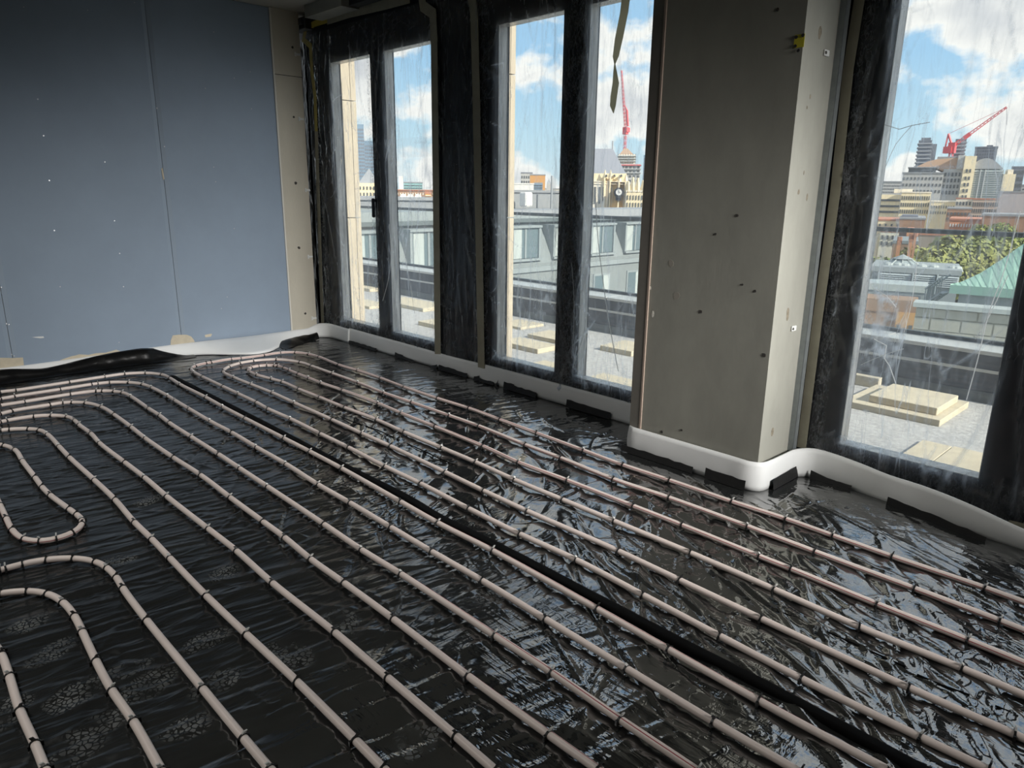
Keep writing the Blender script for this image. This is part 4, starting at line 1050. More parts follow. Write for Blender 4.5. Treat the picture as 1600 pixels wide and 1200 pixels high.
# ================================================================== TERRACE
ZT = -0.05
struct(box_obj('terrace', (-14, 0.185, ZT - 0.3), (16, 2.75, ZT), M_GRAVEL), 'pale chippings of the roof terrace')
par = empty('parapet_wall', (3, 2.95, ZT)); tag(par, 'dark low parapet with pale metal coping at the terrace edge', 'parapet')
box_obj('upstand', (-14, 2.75, ZT - 0.3), (16, 3.18, 0.345), M_UPSTAND, par)
box_obj('flashing_strip', (-14, 2.742, 0.198), (16, 2.75, 0.222), M_COPING, par)
cx_ = [-14, -10.7, -7.6, -4.5, -1.4, 1.75, 4.83, 7.9, 11, 16]
for a, b in zip(cx_[:-1], cx_[1:]):
    MB().box((a + 0.006, 2.735, 0.34), (b - 0.006, 3.20, 0.372), 0, 0.004).build('coping_piece', M_COPING, par)
MB().box((-14, 2.741, -0.05), (16, 2.75, 0.04)).build('felt_skirting', M_DARKZINC, par)
bal = empty('glass_balustrade', (3, 3.10, 0.372)); tag(bal, 'frameless glass balustrade with dark handrail along the parapet', 'balustrade')
MB().box((-14, 3.085, 1.245), (16, 3.125, 1.285), 0, 0.006).build('handrail', M_RAIL, bal)
for a in np.arange(-14, 15, 1.53):
    box_obj('glass_panel', (a + 0.17, 3.10, 0.372), (a + 1.685, 3.112, 1.25), M_BALGLASS, bal)
box_obj('base_channel', (-14, 3.08, 0.36), (16, 3.13, 0.40), M_RAIL, bal)
# loose paving slabs standing on the terrace
def slab(label, x0, x1, y0, y1, z0, z1, rot=0.0, two=False):
    cx, cy = (x0 + x1) / 2, (y0 + y1) / 2
    o = MB().box((x0 - cx, y0 - cy, 0), (x1 - cx, y1 - cy, z1 - z0), 0, 0.004).build('paving_slab', M_PAVER)
    o.location = (cx, cy, z0); o.rotation_euler = (0, 0, rot)
    return tag(o, label, 'paving slab', 'loose paving slabs on the terrace')
slab('lower slab of the two stacked outside the window beyond the pillar', 4.90, 5.595, 1.79, 2.50, ZT, 0.0)
slab('upper slab of the two stacked outside the window beyond the pillar', 5.06, 5.54, 1.89, 2.40, 0.002, 0.058)
slab('flat cream slab close outside the window beyond the pillar, nearer the pillar', 5.625, 5.80, 0.90, 1.335, ZT, ZT + 0.02)
slab('flat cream slab close outside the window beyond the pillar, by its mullion', 5.806, 6.25, 0.90, 1.35, ZT, ZT + 0.02)
slab('cream slab on edge behind the stacked pair', 4.62, 4.90, 2.55, 2.62, ZT, ZT + 0.09)
slab('raised cream slab seen through the pane next to the pillar', 2.33, 2.74, 1.94, 2.36, ZT, 0.005)
slab('flat cream slab below the sill of the pane next to the pillar', 3.05, 3.75, 0.72, 1.12, ZT, ZT + 0.03)
slab('farther raised slab left of the second window mullion', 1.36, 1.85, 1.83, 2.20, ZT, -0.005)
slab('nearer raised slab left of the second window mullion', 1.45, 2.03, 1.31, 1.62, ZT, 0.0)
slab('flat slab by the sill left of the second window mullion', 2.35, 2.80, 0.75, 1.08, ZT, ZT + 0.03)
slab('flat slab far back beside the second stone pier', 0.55, 0.98, 2.10, 2.50, ZT, ZT + 0.03)
p = on_floor(585, 452, ZT); slab('cream slab by the parapet in the first window, left pane', p[0] - 0.5, p[0] + 0.25, p[1] - 0.25, p[1] + 0.1, ZT, 0.0)
p = on_floor(590, 480, ZT); slab('pale slab mid terrace in the first window, left pane', p[0] - 0.5, p[0] + 0.1, p[1] - 0.2, p[1] + 0.15, ZT, -0.01)
p = on_floor(650, 478, ZT); slab('long pale slab mid terrace in the first window, right pane', p[0] - 0.55, p[0] + 0.5, p[1] - 0.25, p[1] + 0.2, ZT, 0.0)
p = on_floor(675, 509, ZT); slab('small raised slab near the sill in the first window, right pane', p[0] - 0.15, p[0] + 0.5, p[1] - 0.1, p[1] + 0.2, ZT, 0.0)

# ================================================================== THE CITY BEYOND
ZG = -27.0
struct(box_obj('ground', (-900, 3.3, ZG - 1), (700, 1500, ZG), M_GROUND))
def block(name, label, pxl, pxr, pyt, D, dep, m, roof=None, wins=None, D2=None, base=None, group=None, cat='building', band=None, wmat=None, twist=0.0):
    """a building with its front between two photo columns at distance D (left end) and D2 (right end)"""
    A = at_dist(pxl, pyt, D); B = at_dist(pxr, pyt, D2 or D)
    zt = (A[2] + B[2]) / 2
    A = np.array([A[0], A[1]]); B = np.array([B[0], B[1]])
    u = B - A; w = np.linalg.norm(u); u /= w; nrm = np.array([-u[1], u[0]])
    z0 = ZG if base is None else base
    root = empty(name, ((A + B) / 2)[0:2].tolist() + [z0]); tag(root, label, cat, group)
    def pt(s, t, z): q = A + u * s + nrm * t; return (q[0], q[1], z)
    def boxp(nm, s0, s1, t0, t1, za, zb, mm, parent=root):
        b = MB().hexa([pt(s0, t0, za), pt(s1, t0, za), pt(s1, t1, za), pt(s0, t1, za)], [pt(s0, t0, zb), pt(s1, t0, zb), pt(s1, t1, zb), pt(s0, t1, zb)])
        return b.build(nm, mm, parent)
    boxp('wall', 0, w, 0, dep, z0, zt, m)
    ov = min(0.5, w * 0.02)
    if roof: boxp('roof', -ov, w + ov, -ov, dep + ov, zt, zt + max(0.25, 0.012 * D * 0.12), roof)
    if wins:
        rows, cols, zlo, zhi, fw, fh = wins       # zlo, zhi as photo rows
        za = at_dist((pxl + pxr) / 2, zlo, D)[2]; zb = at_dist((pxl + pxr) / 2, zhi, D)[2]
        b = MB(); ch = (zb - za) / rows; cw = w / cols
        for r_ in range(rows):
            for c_ in range(cols):
                s0, zc = (c_ + 0.5 - fw / 2) * cw, za + (r_ + 0.5 - fh / 2) * ch
                b.hexa([pt(s0, -0.12, zc), pt(s0 + fw * cw, -0.12, zc), pt(s0 + fw * cw, 0.2, zc), pt(s0, 0.2, zc)], [pt(s0, -0.12, zc + fh * ch), pt(s0 + fw * cw, -0.12, zc + fh * ch), pt(s0 + fw * cw, 0.2, zc + fh * ch), pt(s0, 0.2, zc + fh * ch)])
        o = b.build('window_grid', wmat or M_PANE, root); o['kind'] = 'stuff'
    if band:
        n, mm, proud = band
        b = MB(); za = zt - n * 3.2
        for k in range(n):
            zc = zt - (k + 0.7) * 3.2
            b.hexa([pt(-proud, -proud, zc), pt(w + proud, -proud, zc), pt(w + proud, dep, zc), pt(-proud, dep, zc)], [pt(-proud, -proud, zc + 0.8), pt(w + proud, -proud, zc + 0.8), pt(w + proud, dep, zc + 0.8), pt(-proud, dep, zc + 0.8)])
        o = b.build('balcony_bands', mm, root); o['kind'] = 'stuff'
    return dict(root=root, pt=pt, w=w, zt=zt, box=boxp, A=A, u=u, n=nrm)
def zz(px, py, D): return at_dist(px, py, D)[2]

# ---- through the window beyond the pillar -------------------------------------------------
t = block('tower_block', 'tall grey residential tower with stepped top beyond the glass block', 1436, 1456, 221, 760, 22, M_TOWER, M_TOWER, band=(26, M_TOWERBAND, 0.9), cat='tower')
t['box']('top_storeys', t['w'] * 0.15, t['w'] * 0.9, 2, 18, t['zt'], zz(1446, 215, 760), M_TOWER)
t['box']('side_wing', t['w'] * 0.95, t['w'] * 1.45, 4, 22, ZG, zz(1460, 224.5, 760), M_TOWER)
block('tower_block', 'reddish grey tower standing behind the crane', 1493.5, 1510, 219, 800, 22, mat('reddish tower', (0.25, 0.19, 0.20), 0.7), M_TOWER, band=(24, M_TOWERBAND, 0.8), cat='tower')
t = block('tower_block', 'broad dark tower with raised crown, right of the crane', 1524, 1559, 231, 820, 26, M_TOWER, M_TOWER, wins=(8, 9, 275, 233, 0.3, 0.5), cat='tower')
t['box']('crown', t['w'] * 0.50, t['w'] * 0.78, 3, 20, t['zt'], zz(1542, 226.5, 820), M_TOWER)
block('office_block', 'dark grey block at the right end of the skyline', 1581, 1602, 262, 330, 20, M_TOWER, M_TOWER, wins=(4, 4, 305, 264, 0.6, 0.5))
# the big complex
cpx = block('office_complex', 'large stone office complex with a tall sunlit stair tower and arched roofs', 1411, 1475, 271, 300, 40, M_GSTONE, M_ROOFGREY, wins=(3, 11, 304, 274, 0.42, 0.42))
pt, w, bx = cpx['pt'], cpx['w'], cpx['box']
bx('setback_storey', w * 0.12, w * 0.80, 3, 30, cpx['zt'], zz(1440, 262, 300), M_PANE)
bx('setback_roof', w * 0.10, w * 0.82, 2, 32, zz(1440, 262, 300), zz(1440, 260.5, 300), M_ROOFGREY)
s1450 = w * (1475 - 1411) / 64.0
def sx(px): return w * (px - 1411) / 64.0
bx('grey_wing', sx(1474), sx(1504), 1, 30, ZG, zz(1489, 264, 300), M_GSTONE)
b = MB()
for r_ in range(4):
    for c_ in range(5):
        s0 = sx(1476 + c_ * 5.4); z_ = zz(1489, 271 + r_ * 9.5, 300)
        b.hexa([pt(s0, 0.8, z_ - 0.9), pt(s0 + sx(1414), 0.8, z_ - 0.9), pt(s0 + sx(1414), 1.2, z_ - 0.9), pt(s0, 1.2, z_ - 0.9)], [pt(s0, 0.8, z_ + 0.3), pt(s0 + sx(1414), 0.8, z_ + 0.3), pt(s0 + sx(1414), 1.2, z_ + 0.3), pt(s0, 1.2, z_ + 0.3)])
b.build('wing_windows', M_PANE, cpx['root'])['kind'] = 'stuff'
# stepped salmon roof rising to the right
rf = [(1430, 260.5), (1436, 257), (1447, 251.5), (1460, 248), (1478, 246.5), (1494, 245.5), (1494, 264), (1475, 268), (1460, 262)]
MB().prism([pt(sx(x), 5, zz(x, y, 300)) for x, y in rf][::-1], np.array([cpx['n'][0] * 12, cpx['n'][1] * 12, 0])).build('salmon_roof', mat('salmon roof', (0.55, 0.36, 0.24), 0.7), cpx['root'])
bx('shaded_flank', sx(1493), sx(1504), 0.5, 14, zz(1500, 264, 300), zz(1500, 242.5, 300), M_GSTONE)  # left part of the tower, its shade put into the grey stone
bx('roof_plant', sx(1462), sx(1500), 8, 18, zz(1480, 248, 300), zz(1480, 243, 300), M_ROOFGREY)
bx('stair_tower', sx(1503), sx(1520), -1.0, 10, ZG, zz(1511, 244, 300), M_YSTONE)
b = MB()
for r_, y in enumerate((267, 278.5, 288.5, 298, 307.5)):
    for x in (1507.0, 1512.2):
        s0, s1 = sx(x), sx(x + 2.6); za, zb = zz(x, y + 2.6, 300), zz(x, y - 2.6, 300)
        b.hexa([pt(s0, -1.2, za), pt(s1, -1.2, za), pt(s1, -0.8, za), pt(s0, -0.8, za)], [pt(s0, -1.2, zb), pt(s1, -1.2, zb), pt(s1, -0.8, zb), pt(s0, -0.8, zb)])
b.build('tower_windows', M_PANE, cpx['root'])['kind'] = 'stuff'
bx('glazed_wing', sx(1520), sx(1563), 0, 24, ZG, zz(1541, 265.5, 300), M_CURTWALL)
b = MB()
for y in np.arange(268, 308, 3.4):
    za, zb = zz(1541, y + 0.5, 300), zz(1541, y - 0.4, 300)
    b.hexa([pt(sx(1520), -0.35, za), pt(sx(1563), -0.35, za), pt(sx(1563), 0, za), pt(sx(1520), 0, za)], [pt(sx(1520), -0.35, zb), pt(sx(1563), -0.35, zb), pt(sx(1563), 0, zb), pt(sx(1520), 0, zb)])
b.build('floor_bands', M_COPING, cpx['root'])['kind'] = 'stuff'
b = MB()
for x in (1528.5, 1535.5):
    b.hexa([pt(sx(x), -0.6, ZG), pt(sx(x + 1.6), -0.6, ZG), pt(sx(x + 1.6), 0, ZG), pt(sx(x), 0, ZG)], [pt(sx(x), -0.6, zz(x, 265, 300)), pt(sx(x + 1.6), -0.6, zz(x, 265, 300)), pt(sx(x + 1.6), 0, zz(x, 265, 300)), pt(sx(x), 0, zz(x, 265, 300))])
b.build('mullion_pair', M_COPING, cpx['root'])
arch = [(1520, 264)] + [(1520 + 40 * k / 10, 264 - 17 * math.sin(math.pi * (0.22 + 0.74 * k / 10)) + 0) for k in range(11)] + [(1562, 264)]
MB().prism([pt(sx(x), 0.5, zz(x, y, 300)) for x, y in arch][::-1], np.array([cpx['n'][0] * 22, cpx['n'][1] * 22, 0])).build('barrel_roof', M_LEAD, cpx['root'])
bx('end_bay', sx(1563), sx(1581), -0.5, 16, ZG, zz(1572, 272, 300), M_YSTONE)
bx('end_bay_top', sx(1569), sx(1577), 1, 10, zz(1572, 272, 300), zz(1572, 264.5, 300), M_PSTONE)
# crane on the complex
def crane(label, foot, top, D, jib, tail, mast_w=1.1, cab=True):
    F_ = at_dist(foot[0], foot[1], D); T_ = at_dist(top[0], top[1], D)
    root = empty('tower_crane', (F_[0], F_[1], ZG)); tag(root, label, 'crane')
    def lattice(nm, a, b_, w_, n, mm=M_CRANE, taper=1.0):
        a, b_ = np.array(a, float), np.array(b_, float); d_ = b_ - a; L = np.linalg.norm(d_); d_ /= L
        ref = np.array([0, 0, 1.0]) if abs(d_[2]) < 0.9 else np.array([1.0, 0, 0])
        s_ = np.cross(d_, ref); s_ /= np.linalg.norm(s_); q_ = np.cross(s_, d_)
        mb = MB(); rr = w_ * 0.11
        cor = [(-1, -1), (1, -1), (1, 1), (-1, 1)]
        def P_(t, c): k = w_ / 2 * (1 + (taper - 1) * t); return a + d_ * L * t + s_ * c[0] * k + q_ * c[1] * k
        for c in cor: mb.bar(P_(0, c), P_(1, c), rr, 4)
        for i in range(n):
            for j in range(4):
                mb.bar(P_(i / n, cor[j]), P_((i + 1) / n, cor[(j + 1) % 4]), rr * 0.7, 3)
        return mb.build(nm, mm, root)
    base = np.array([T_[0], T_[1], ZG])
    lattice('mast', base, T_, mast_w, 24)
    J = at_dist(jib[0], jib[1], D)
    lattice('jib', T_, J, mast_w * 0.9, 16, taper=0.5)
    K = at_dist(tail[0], tail[1], D)
    lattice('counter_jib', T_, K, mast_w * 1.1, 3)
    c = (np.array(T_) + K) / 2
    MB().box((c[0] - mast_w * 1.2, c[1] - mast_w * 1.2, c[2] - mast_w * 1.6), (c[0] + mast_w * 1.2, c[1] + mast_w * 1.2, c[2] + mast_w * 0.4)).build('counterweight', M_CRANE, root)
    q = np.array(T_); MB().box((q[0] - mast_w, q[1] - mast_w, q[2] - mast_w * 2), (q[0] + mast_w, q[1] + mast_w, q[2] + mast_w * 1.2)).build('cab', M_CRANE, root)
    return root, T_, J, K
cr, T_, J_, K_ = crane('red luffing crane with jib raised to the right over the office complex', (1487, 246), (1488, 229), 420, (1573, 167.5), (1476, 234), 1.5)
a_ = at_dist(1482, 209, 420); MB().bar(T_, a_, 0.5, 4).bar(a_, K_, 0.35, 4).bar(a_, J_, 0.09, 3).build('back_mast', M_CRANE, cr)
h1 = at_dist(1506, 216, 420); h2 = at_dist(1516, 209, 420)
MB().bar(h1, h2, 1.1, 6).build('jib_collar', M_CRANE, cr)
hk = at_dist(1573, 195, 420); MB().bar(J_, hk, 0.10, 3).build('hoist_rope', M_RAIL, cr)
# nearer rows of houses and offices
yb = block('stone_building', 'long sunlit yellow stone building with three rows of windows', 1409, 1455, 301.5, 200, 18, M_YSTONE, M_PSTONE, wins=(3, 13, 336, 304, 0.42, 0.55))
yb['box']('left_wing', -yb['w'] * 0.80, 0, 1.5, 16, ZG, zz(1390, 304, 200), M_YSTONE)
yb['box']('roof_shed', -yb['w'] * 0.3, yb['w'] * 0.35, 6, 12, zz(1410, 301.5, 200), zz(1410, 295, 200), M_PSTONE)
b = MB()
for r_, y in enumerate((313, 322.5, 331.5)):
    for c_ in range(8):
        s0 = -yb['w'] * (0.72 - c_ * 0.088); za, zb = zz(1400, y + 1.6, 200), zz(1400, y - 1.6, 200); pp = yb['pt']
        b.hexa([pp(s0, 1.3, za), pp(s0 + 0.6, 1.3, za), pp(s0 + 0.6, 1.6, za), pp(s0, 1.6, za)], [pp(s0, 1.3, zb), pp(s0 + 0.6, 1.3, zb), pp(s0 + 0.6, 1.6, zb), pp(s0, 1.6, zb)])
b.build('wing_windows', M_PANE, yb['root'])['kind'] = 'stuff'
block('stone_building', 'low yellow stone wing right of the three rowed building', 1455, 1493, 316, 196, 16, M_YSTONE, M_PSTONE, wins=(2, 10, 337, 319, 0.4, 0.45))
t = block('stone_building', 'pale building with red string course and square windows', 1494, 1519, 311, 185, 16, M_PSTONE, M_TILE, wins=(3, 5, 343, 313, 0.5, 0.55))
block('stone_building', 'pink and cream terrace with many narrow windows', 1520, 1562, 312, 180, 16, mat('pink cream facade', (0.60, 0.46, 0.37), 0.85, noise=0.1), M_TILE, wins=(3, 12, 345, 314, 0.45, 0.62))
block('blank_building', 'tall blank grey lilac building at the right', 1562.5, 1604, 301, 150, 18, mat('lilac grey render', (0.43, 0.40, 0.40), 0.9, noise=0.05), M_ROOFGREY)
block('dark_roofed_house', 'dark roofed house with dormers in front of the pale building', 1480, 1518, 327, 140, 12, M_BROWN, M_ROOFGREY, wins=(2, 7, 346, 330, 0.5, 0.5))
t = block('brick_terrace', 'orange brick terrace with white window surrounds', 1484, 1540, 345, 115, 12, M_BRICK, M_TILE, wins=(1, 13, 356, 349, 0.5, 0.7), wmat=M_WHITE)
block('ochre_house', 'ochre house at the left edge of the view beyond the pillar', 1362, 1408, 345, 130, 14, M_YSTONE, M_TILE, wins=(2, 5, 362, 348, 0.3, 0.5))
t = block('grey_roofed_house', 'brown house with a grey flat roof box, left of the orange chimney', 1406, 1446, 343, 120, 14, M_BROWN, M_ROOFGREY)
t['box']('roof_box', t['w'] * 0.05, t['w'] * 0.7, 3, 10, t['zt'], zz(1420, 337, 120), M_TOWER)
block('cream_house', 'cream house with tall windows under the handrail', 1376, 1408, 363, 95, 10, M_PSTONE, M_TILE, wins=(2, 4, 385, 366, 0.4, 0.6))
t = block('brick_chimney_house', 'tall orange brick gable with chimney behind the glass lantern', 1417, 1428, 362, 88, 6, M_BRICK, M_TILE)
t['box']('shaded_side', -t['w'] * 1.1, 0, 1, 6, ZG, zz(1412, 362, 88), mat('shaded brick', (0.20, 0.13, 0.12), 0.9))  # side turned from the sun: shade put into a darker brick colour
for (x0, x1, y0, lab) in [(1401.5, 1407.5, 383, 'orange brick chimney stack left of the lantern'), (1420, 1426, 379, 'orange brick chimney stack right of the lantern'), (1428, 1432, 372, 'slim orange brick chimney beside the trees')]:
    t = block('chimney', lab, x0, x1, y0, 62, 1.2, M_BRICK, M_TILE, cat='chimney')
    for q in (0.3, 0.7):
        c = t['pt'](t['w'] * q, 0.5, t['zt'] + 0.1); MB().bar(c, (c[0], c[1], c[2] + 0.5), 0.13, 8).build('chimney_pot', M_TILE, t['root'])
block('brown_house', 'brown roofed house behind the lantern', 1395, 1434, 381, 70, 8, M_BROWN, M_ROOFGREY)
block('distant_block', 'grey roofed block behind the trees, below the handrail', 1434, 1500, 368, 100, 10, mat('taupe wall', (0.30, 0.26, 0.23), 0.9), M_TILE)
block('distant_block', 'grey and brown roofs beyond the trees at the right', 1535, 1604, 338, 105, 10, M_BROWN, M_ROOFGREY)

# trees
def tree(label, px, pyt, D, rad, m, seed, n=5200, hscale=0.8):
    T_ = at_dist(px, pyt, D); g_ = np.random.default_rng(seed)
    cz = T_[2] - rad * hscale
    root = empty('tree', (T_[0], T_[1], ZG)); tag(root, label, 'tree')
    k = 14
    bc = g_.normal(size=(k, 3)); bc /= np.linalg.norm(bc, axis=1)[:, None]; bc[:, 2] = np.abs(bc[:, 2]) * 1.0 - 0.15
    bc = bc * rad * 0.62; br = rad * g_.uniform(0.32, 0.5, k)
    which = g_.integers(0, k, n)
    dr = g_.normal(size=(n, 3)); dr /= np.linalg.norm(dr, axis=1)[:, None]
    C_ = bc[which] + dr * br[which][:, None] * g_.uniform(0.75, 1.08, n)[:, None]
    C_[:, 2] *= hscale; C_ += np.array([T_[0], T_[1], cz])
    a = g_.normal(size=(n, 3)); a /= np.linalg.norm(a, axis=1)[:, None]
    b_ = np.cross(a, dr); b_ /= np.linalg.norm(b_, axis=1)[:, None]; a = np.cross(b_, dr + 0.6 * a); a /= np.linalg.norm(a, axis=1)[:, None]
    s_ = rad * g_.uniform(0.03, 0.065, n)[:, None]
    V = np.stack([C_ - a * s_ - b_ * s_ * .5, C_ + a * s_ * .2 - b_ * s_, C_ + a * s_ * 1.2, C_ + a * s_ * .1 + b_ * s_], 1).reshape(-1, 3)
    o = link('crown', mesh('crown', V, [(4 * i, 4 * i + 1, 4 * i + 2, 4 * i + 3) for i in range(n)], m), root); o['kind'] = 'stuff'
    MB().bar((T_[0], T_[1], ZG), (T_[0], T_[1], cz), rad * 0.08, 8).build('trunk', M_BARK, root)
tree('yellowing tree with broad crown, left one of the group below the handrail', 1468, 372, 66, 3.0, M_LEAF, 1)
tree('yellowing tree in the middle of the group below the handrail', 1500, 368, 70, 3.6, M_LEAF, 2)
tree('green tree at the right of the group, above the copper roof', 1535, 366, 72, 3.8, M_LEAF, 3)
tree('tall green tree at the right edge above the copper roof', 1580, 366, 76, 3.8, M_LEAF2, 4)
tree('smaller green tree above the handrail at the right', 1552, 343, 95, 2.6, M_LEAF2, 5, 3000)
tree('green tree left of the glass lantern', 1370, 398, 60, 2.6, M_LEAF2, 6)
tree('low yellow green tree just behind the louvred plant', 1455, 396, 58, 2.2, M_LEAF, 7, 3600)
tree('lower green tree between the louvred plant and copper roof', 1505, 402, 60, 2.6, M_LEAF, 8, 3600)

# louvred plant building with lantern
lb = block('plant_building', 'grey plant building with louvre banks and roof domes below the trees', 1362, 1500, 427, 40, 4, M_PLANT, M_LEAD)
w, pt = lb['w'], lb['pt']
def sl(px): return w * (px - 1362) / 138.0
for (x0, x1) in ((1376, 1426), (1431, 1464), (1468, 1500)):
    for y in np.arange(430, 447, 2.9):
        za, zb = zz(1430, y + 1.0, 40), zz(1430, y - 0.6, 40)
        MB().hexa([pt(sl(x0), -0.16, za), pt(sl(x1), -0.16, za), pt(sl(x1), 0.02, za + 0.03), pt(sl(x0), 0.02, za + 0.03)], [pt(sl(x0), -0.12, zb), pt(sl(x1), -0.12, zb), pt(sl(x1), 0.02, zb + 0.03), pt(sl(x0), 0.02, zb + 0.03)]).build('louvre_blade', M_LOUVRE, lb['root'])
for x in (1373, 1428, 1466):
    lb['box']('louvre_post', sl(x), sl(x + 2.6), -0.22, 0, zz(1430, 462, 40), zz(1430, 427, 40), M_LOUVRE, lb['root'])
for x in (1386, 1403, 1413, 1441, 1460, 1489, 1508 - 12):
    q = pt(sl(x), 1.2, lb['zt'] + 0.1); b = MB()
    n = 10
    ring0 = [(q[0] + 0.30 * math.cos(2 * math.pi * k / n), q[1] + 0.30 * math.sin(2 * math.pi * k / n)) for k in range(n)]
    v = [(x_, y_, q[2]) for x_, y_ in ring0] + [(q[0] + (x_ - q[0]) * 0.7, q[1] + (y_ - q[1]) * 0.7, q[2] + 0.22) for x_, y_ in ring0] + [(q[0], q[1], q[2] + 0.30)]
    b.add(v, [(k, (k + 1) % n, n + (k + 1) % n, n + k) for k in range(n)] + [(n + k, n + (k + 1) % n, 2 * n) for k in range(n)])
    b.build('roof_dome', M_COPING, lb['root'])
# glazed lantern
c = at_dist(1408, 420, 42.3); n = 10
lan = empty('glass_lantern', (c[0], c[1], c[2] - 0.5)); tag(lan, 'glazed octagonal roof lantern with white ribs and small cap', 'lantern')
R1, zt_ = 1.18, zz(1408, 404, 42.3)
ring = [(math.cos(2 * math.pi * k / n), math.sin(2 * math.pi * k / n)) for k in range(n)]
b = MB()
v = [(c[0] + R1 * a, c[1] + R1 * s, c[2] - 0.5) for a, s in ring] + [(c[0] + R1 * a, c[1] + R1 * s, c[2]) for a, s in ring] + [(c[0] + 0.36 * a, c[1] + 0.36 * s, zt_) for a, s in ring]
b.add(v, [(k, (k + 1) % n, n + (k + 1) % n, n + k) for k in range(n)] + [(n + k, n + (k + 1) % n, 2 * n + (k + 1) % n, 2 * n + k) for k in range(n)] + [tuple(range(2 * n, 3 * n))])
b.build('glazed_roof', mat('lantern glass', (0.33, 0.36, 0.37), 0.3), lan)
for k in range(n):
    a, s = ring[k]
    MB().bar((c[0] + R1 * a, c[1] + R1 * s, c[2]), (c[0] + 0.36 * a, c[1] + 0.36 * s, zt_ + 0.02), 0.035, 4).build('rib', M_COPING, lan)
b = MB()
v = [(c[0] + 0.5 * a, c[1] + 0.5 * s, zt_) for a, s in ring] + [(c[0], c[1], zz(1408, 397, 42.3))]
b.add(v, [(k, (k + 1) % n, n) for k in range(n)] + [tuple(range(n))]); b.build('cap', M_LEAD, lan)
# lower roofs between
t = block('lower_roof_building', 'dark flat roofed block with white edge below the louvres', 1352, 1448, 455, 30, 1.4, M_PLANT, M_COPING)
t['box']('shadow_gap', t['w'] * 0.15, t['w'] * 0.92, -0.05, 0.1, zz(1400, 473, 30), zz(1400, 460, 30), M_TOWER)  # dark strip on the face that paints the shadow under the edge
st = empty('roof_ladder', at_dist(1455, 478, 27)); tag(st, 'grey metal roof steps with handrails beside the copper roof', 'stair')
b0, b1 = at_dist(1441, 478, 27), at_dist(1470, 458, 27)
for dy in (0, 0.7):
    MB().bar(b0 + np.array([0, dy, 0]), b1 + np.array([0, dy, 0]), 0.05, 4).bar(b0 + np.array([0, dy, .55]), b1 + np.array([0, dy, .55]), 0.03, 4).build('stringer', M_PLANT, st)
for k in range(8):
    q = b0 + (b1 - b0) * (k + .5) / 8
    MB().box((q[0] - 0.1, q[1], q[2] - 0.02), (q[0] + 0.1, q[1] + 0.7, q[2] + 0.02)).build('tread', M_PLANT, st)
    MB().bar(q, q + np.array([0, 0, .55]), 0.018, 4).build('baluster', M_PLANT, st)
# green copper roof
D = 24.0
cpr = empty('copper_roof_building', at_dist(1540, 490, D)); tag(cpr, 'building with a sweeping green copper roof at the right', 'building')
ev = [(1485, 444), (1500, 441), (1515, 434.5), (1532, 426.5), (1550, 415), (1567, 404), (1582, 393), (1600, 380.5), (1640, 356)]
b = MB(); F_ = []; 
fr_ = at_dist(1485, 445, D); fe = at_dist(1655, 457, D * 0.95)
uu_ = (fe - fr_); uu_[2] = 0; uu_ /= np.linalg.norm(uu_); nn = np.array([-uu_[1], uu_[0], 0])
for k, (x, y) in enumerate(ev):
    t = k / (len(ev) - 1); back = 0.0 + 3.2 * t
    e_ = fr_ + (fe - fr_) * t
    dd = ray(x, y); tgt = D + back
    h_ = at_dist(x, y, tgt)
    F_.append((e_, h_))
b.add([tuple(e_) for e_, h_ in F_] + [tuple(h_) for e_, h_ in F_], [(k, k + 1, len(F_) + k + 1, len(F_) + k) for k in range(len(F_) - 1)])
bh = [tuple(h_ + nn * 3.0 + np.array([0, 0, -1.6])) for e_, h_ in F_]
nF = len(F_); b.add([tuple(h_) for e_, h_ in F_] + bh, [(k, k + 1, nF + k + 1, nF + k) for k in range(nF - 1)])
b.build('copper_slope', M_COPPER, cpr)
for k in range(1, 16):
    t = k / 16; i = min(int(t * (nF - 1)), nF - 2); q = t * (nF - 1) - i
    e_ = F_[i][0] * (1 - q) + F_[i + 1][0] * q; h_ = F_[i][1] * (1 - q) + F_[i + 1][1] * q
    MB().bar(e_ + np.array([0, 0, 0.01]), h_ + np.array([0, 0, 0.01]), 0.007, 4).build('standing_seam', M_COPPER, cpr)
hgt = 0.24
MB().hexa([fr_ - [0, 0, hgt], fe - [0, 0, hgt], fe + nn * .5 - [0, 0, hgt], fr_ + nn * .5 - [0, 0, hgt]], [fr_, fe, fe + nn * .5, fr_ + nn * .5]).build('copper_fascia', M_COPPER, cpr)
wa, wb_ = fr_ + uu_ * 0.2 + nn * 0.15, fe + nn * 0.15
MB().hexa([(wa[0], wa[1], ZG), (wb_[0], wb_[1], ZG), (wb_[0] + nn[0] * 3, wb_[1] + nn[1] * 3, ZG), (wa[0] + nn[0] * 3, wa[1] + nn[1] * 3, ZG)],
          [(wa[0], wa[1], fr_[2] - hgt), (wb_[0], wb_[1], fe[2] - hgt), (wb_[0] + nn[0] * 3, wb_[1] + nn[1] * 3, fe[2] - hgt), (wa[0] + nn[0] * 3, wa[1] + nn[1] * 3, fr_[2] - hgt)]).build('grey_wall', M_PLANT, cpr)  # plain dark grey wall below the copper eaves
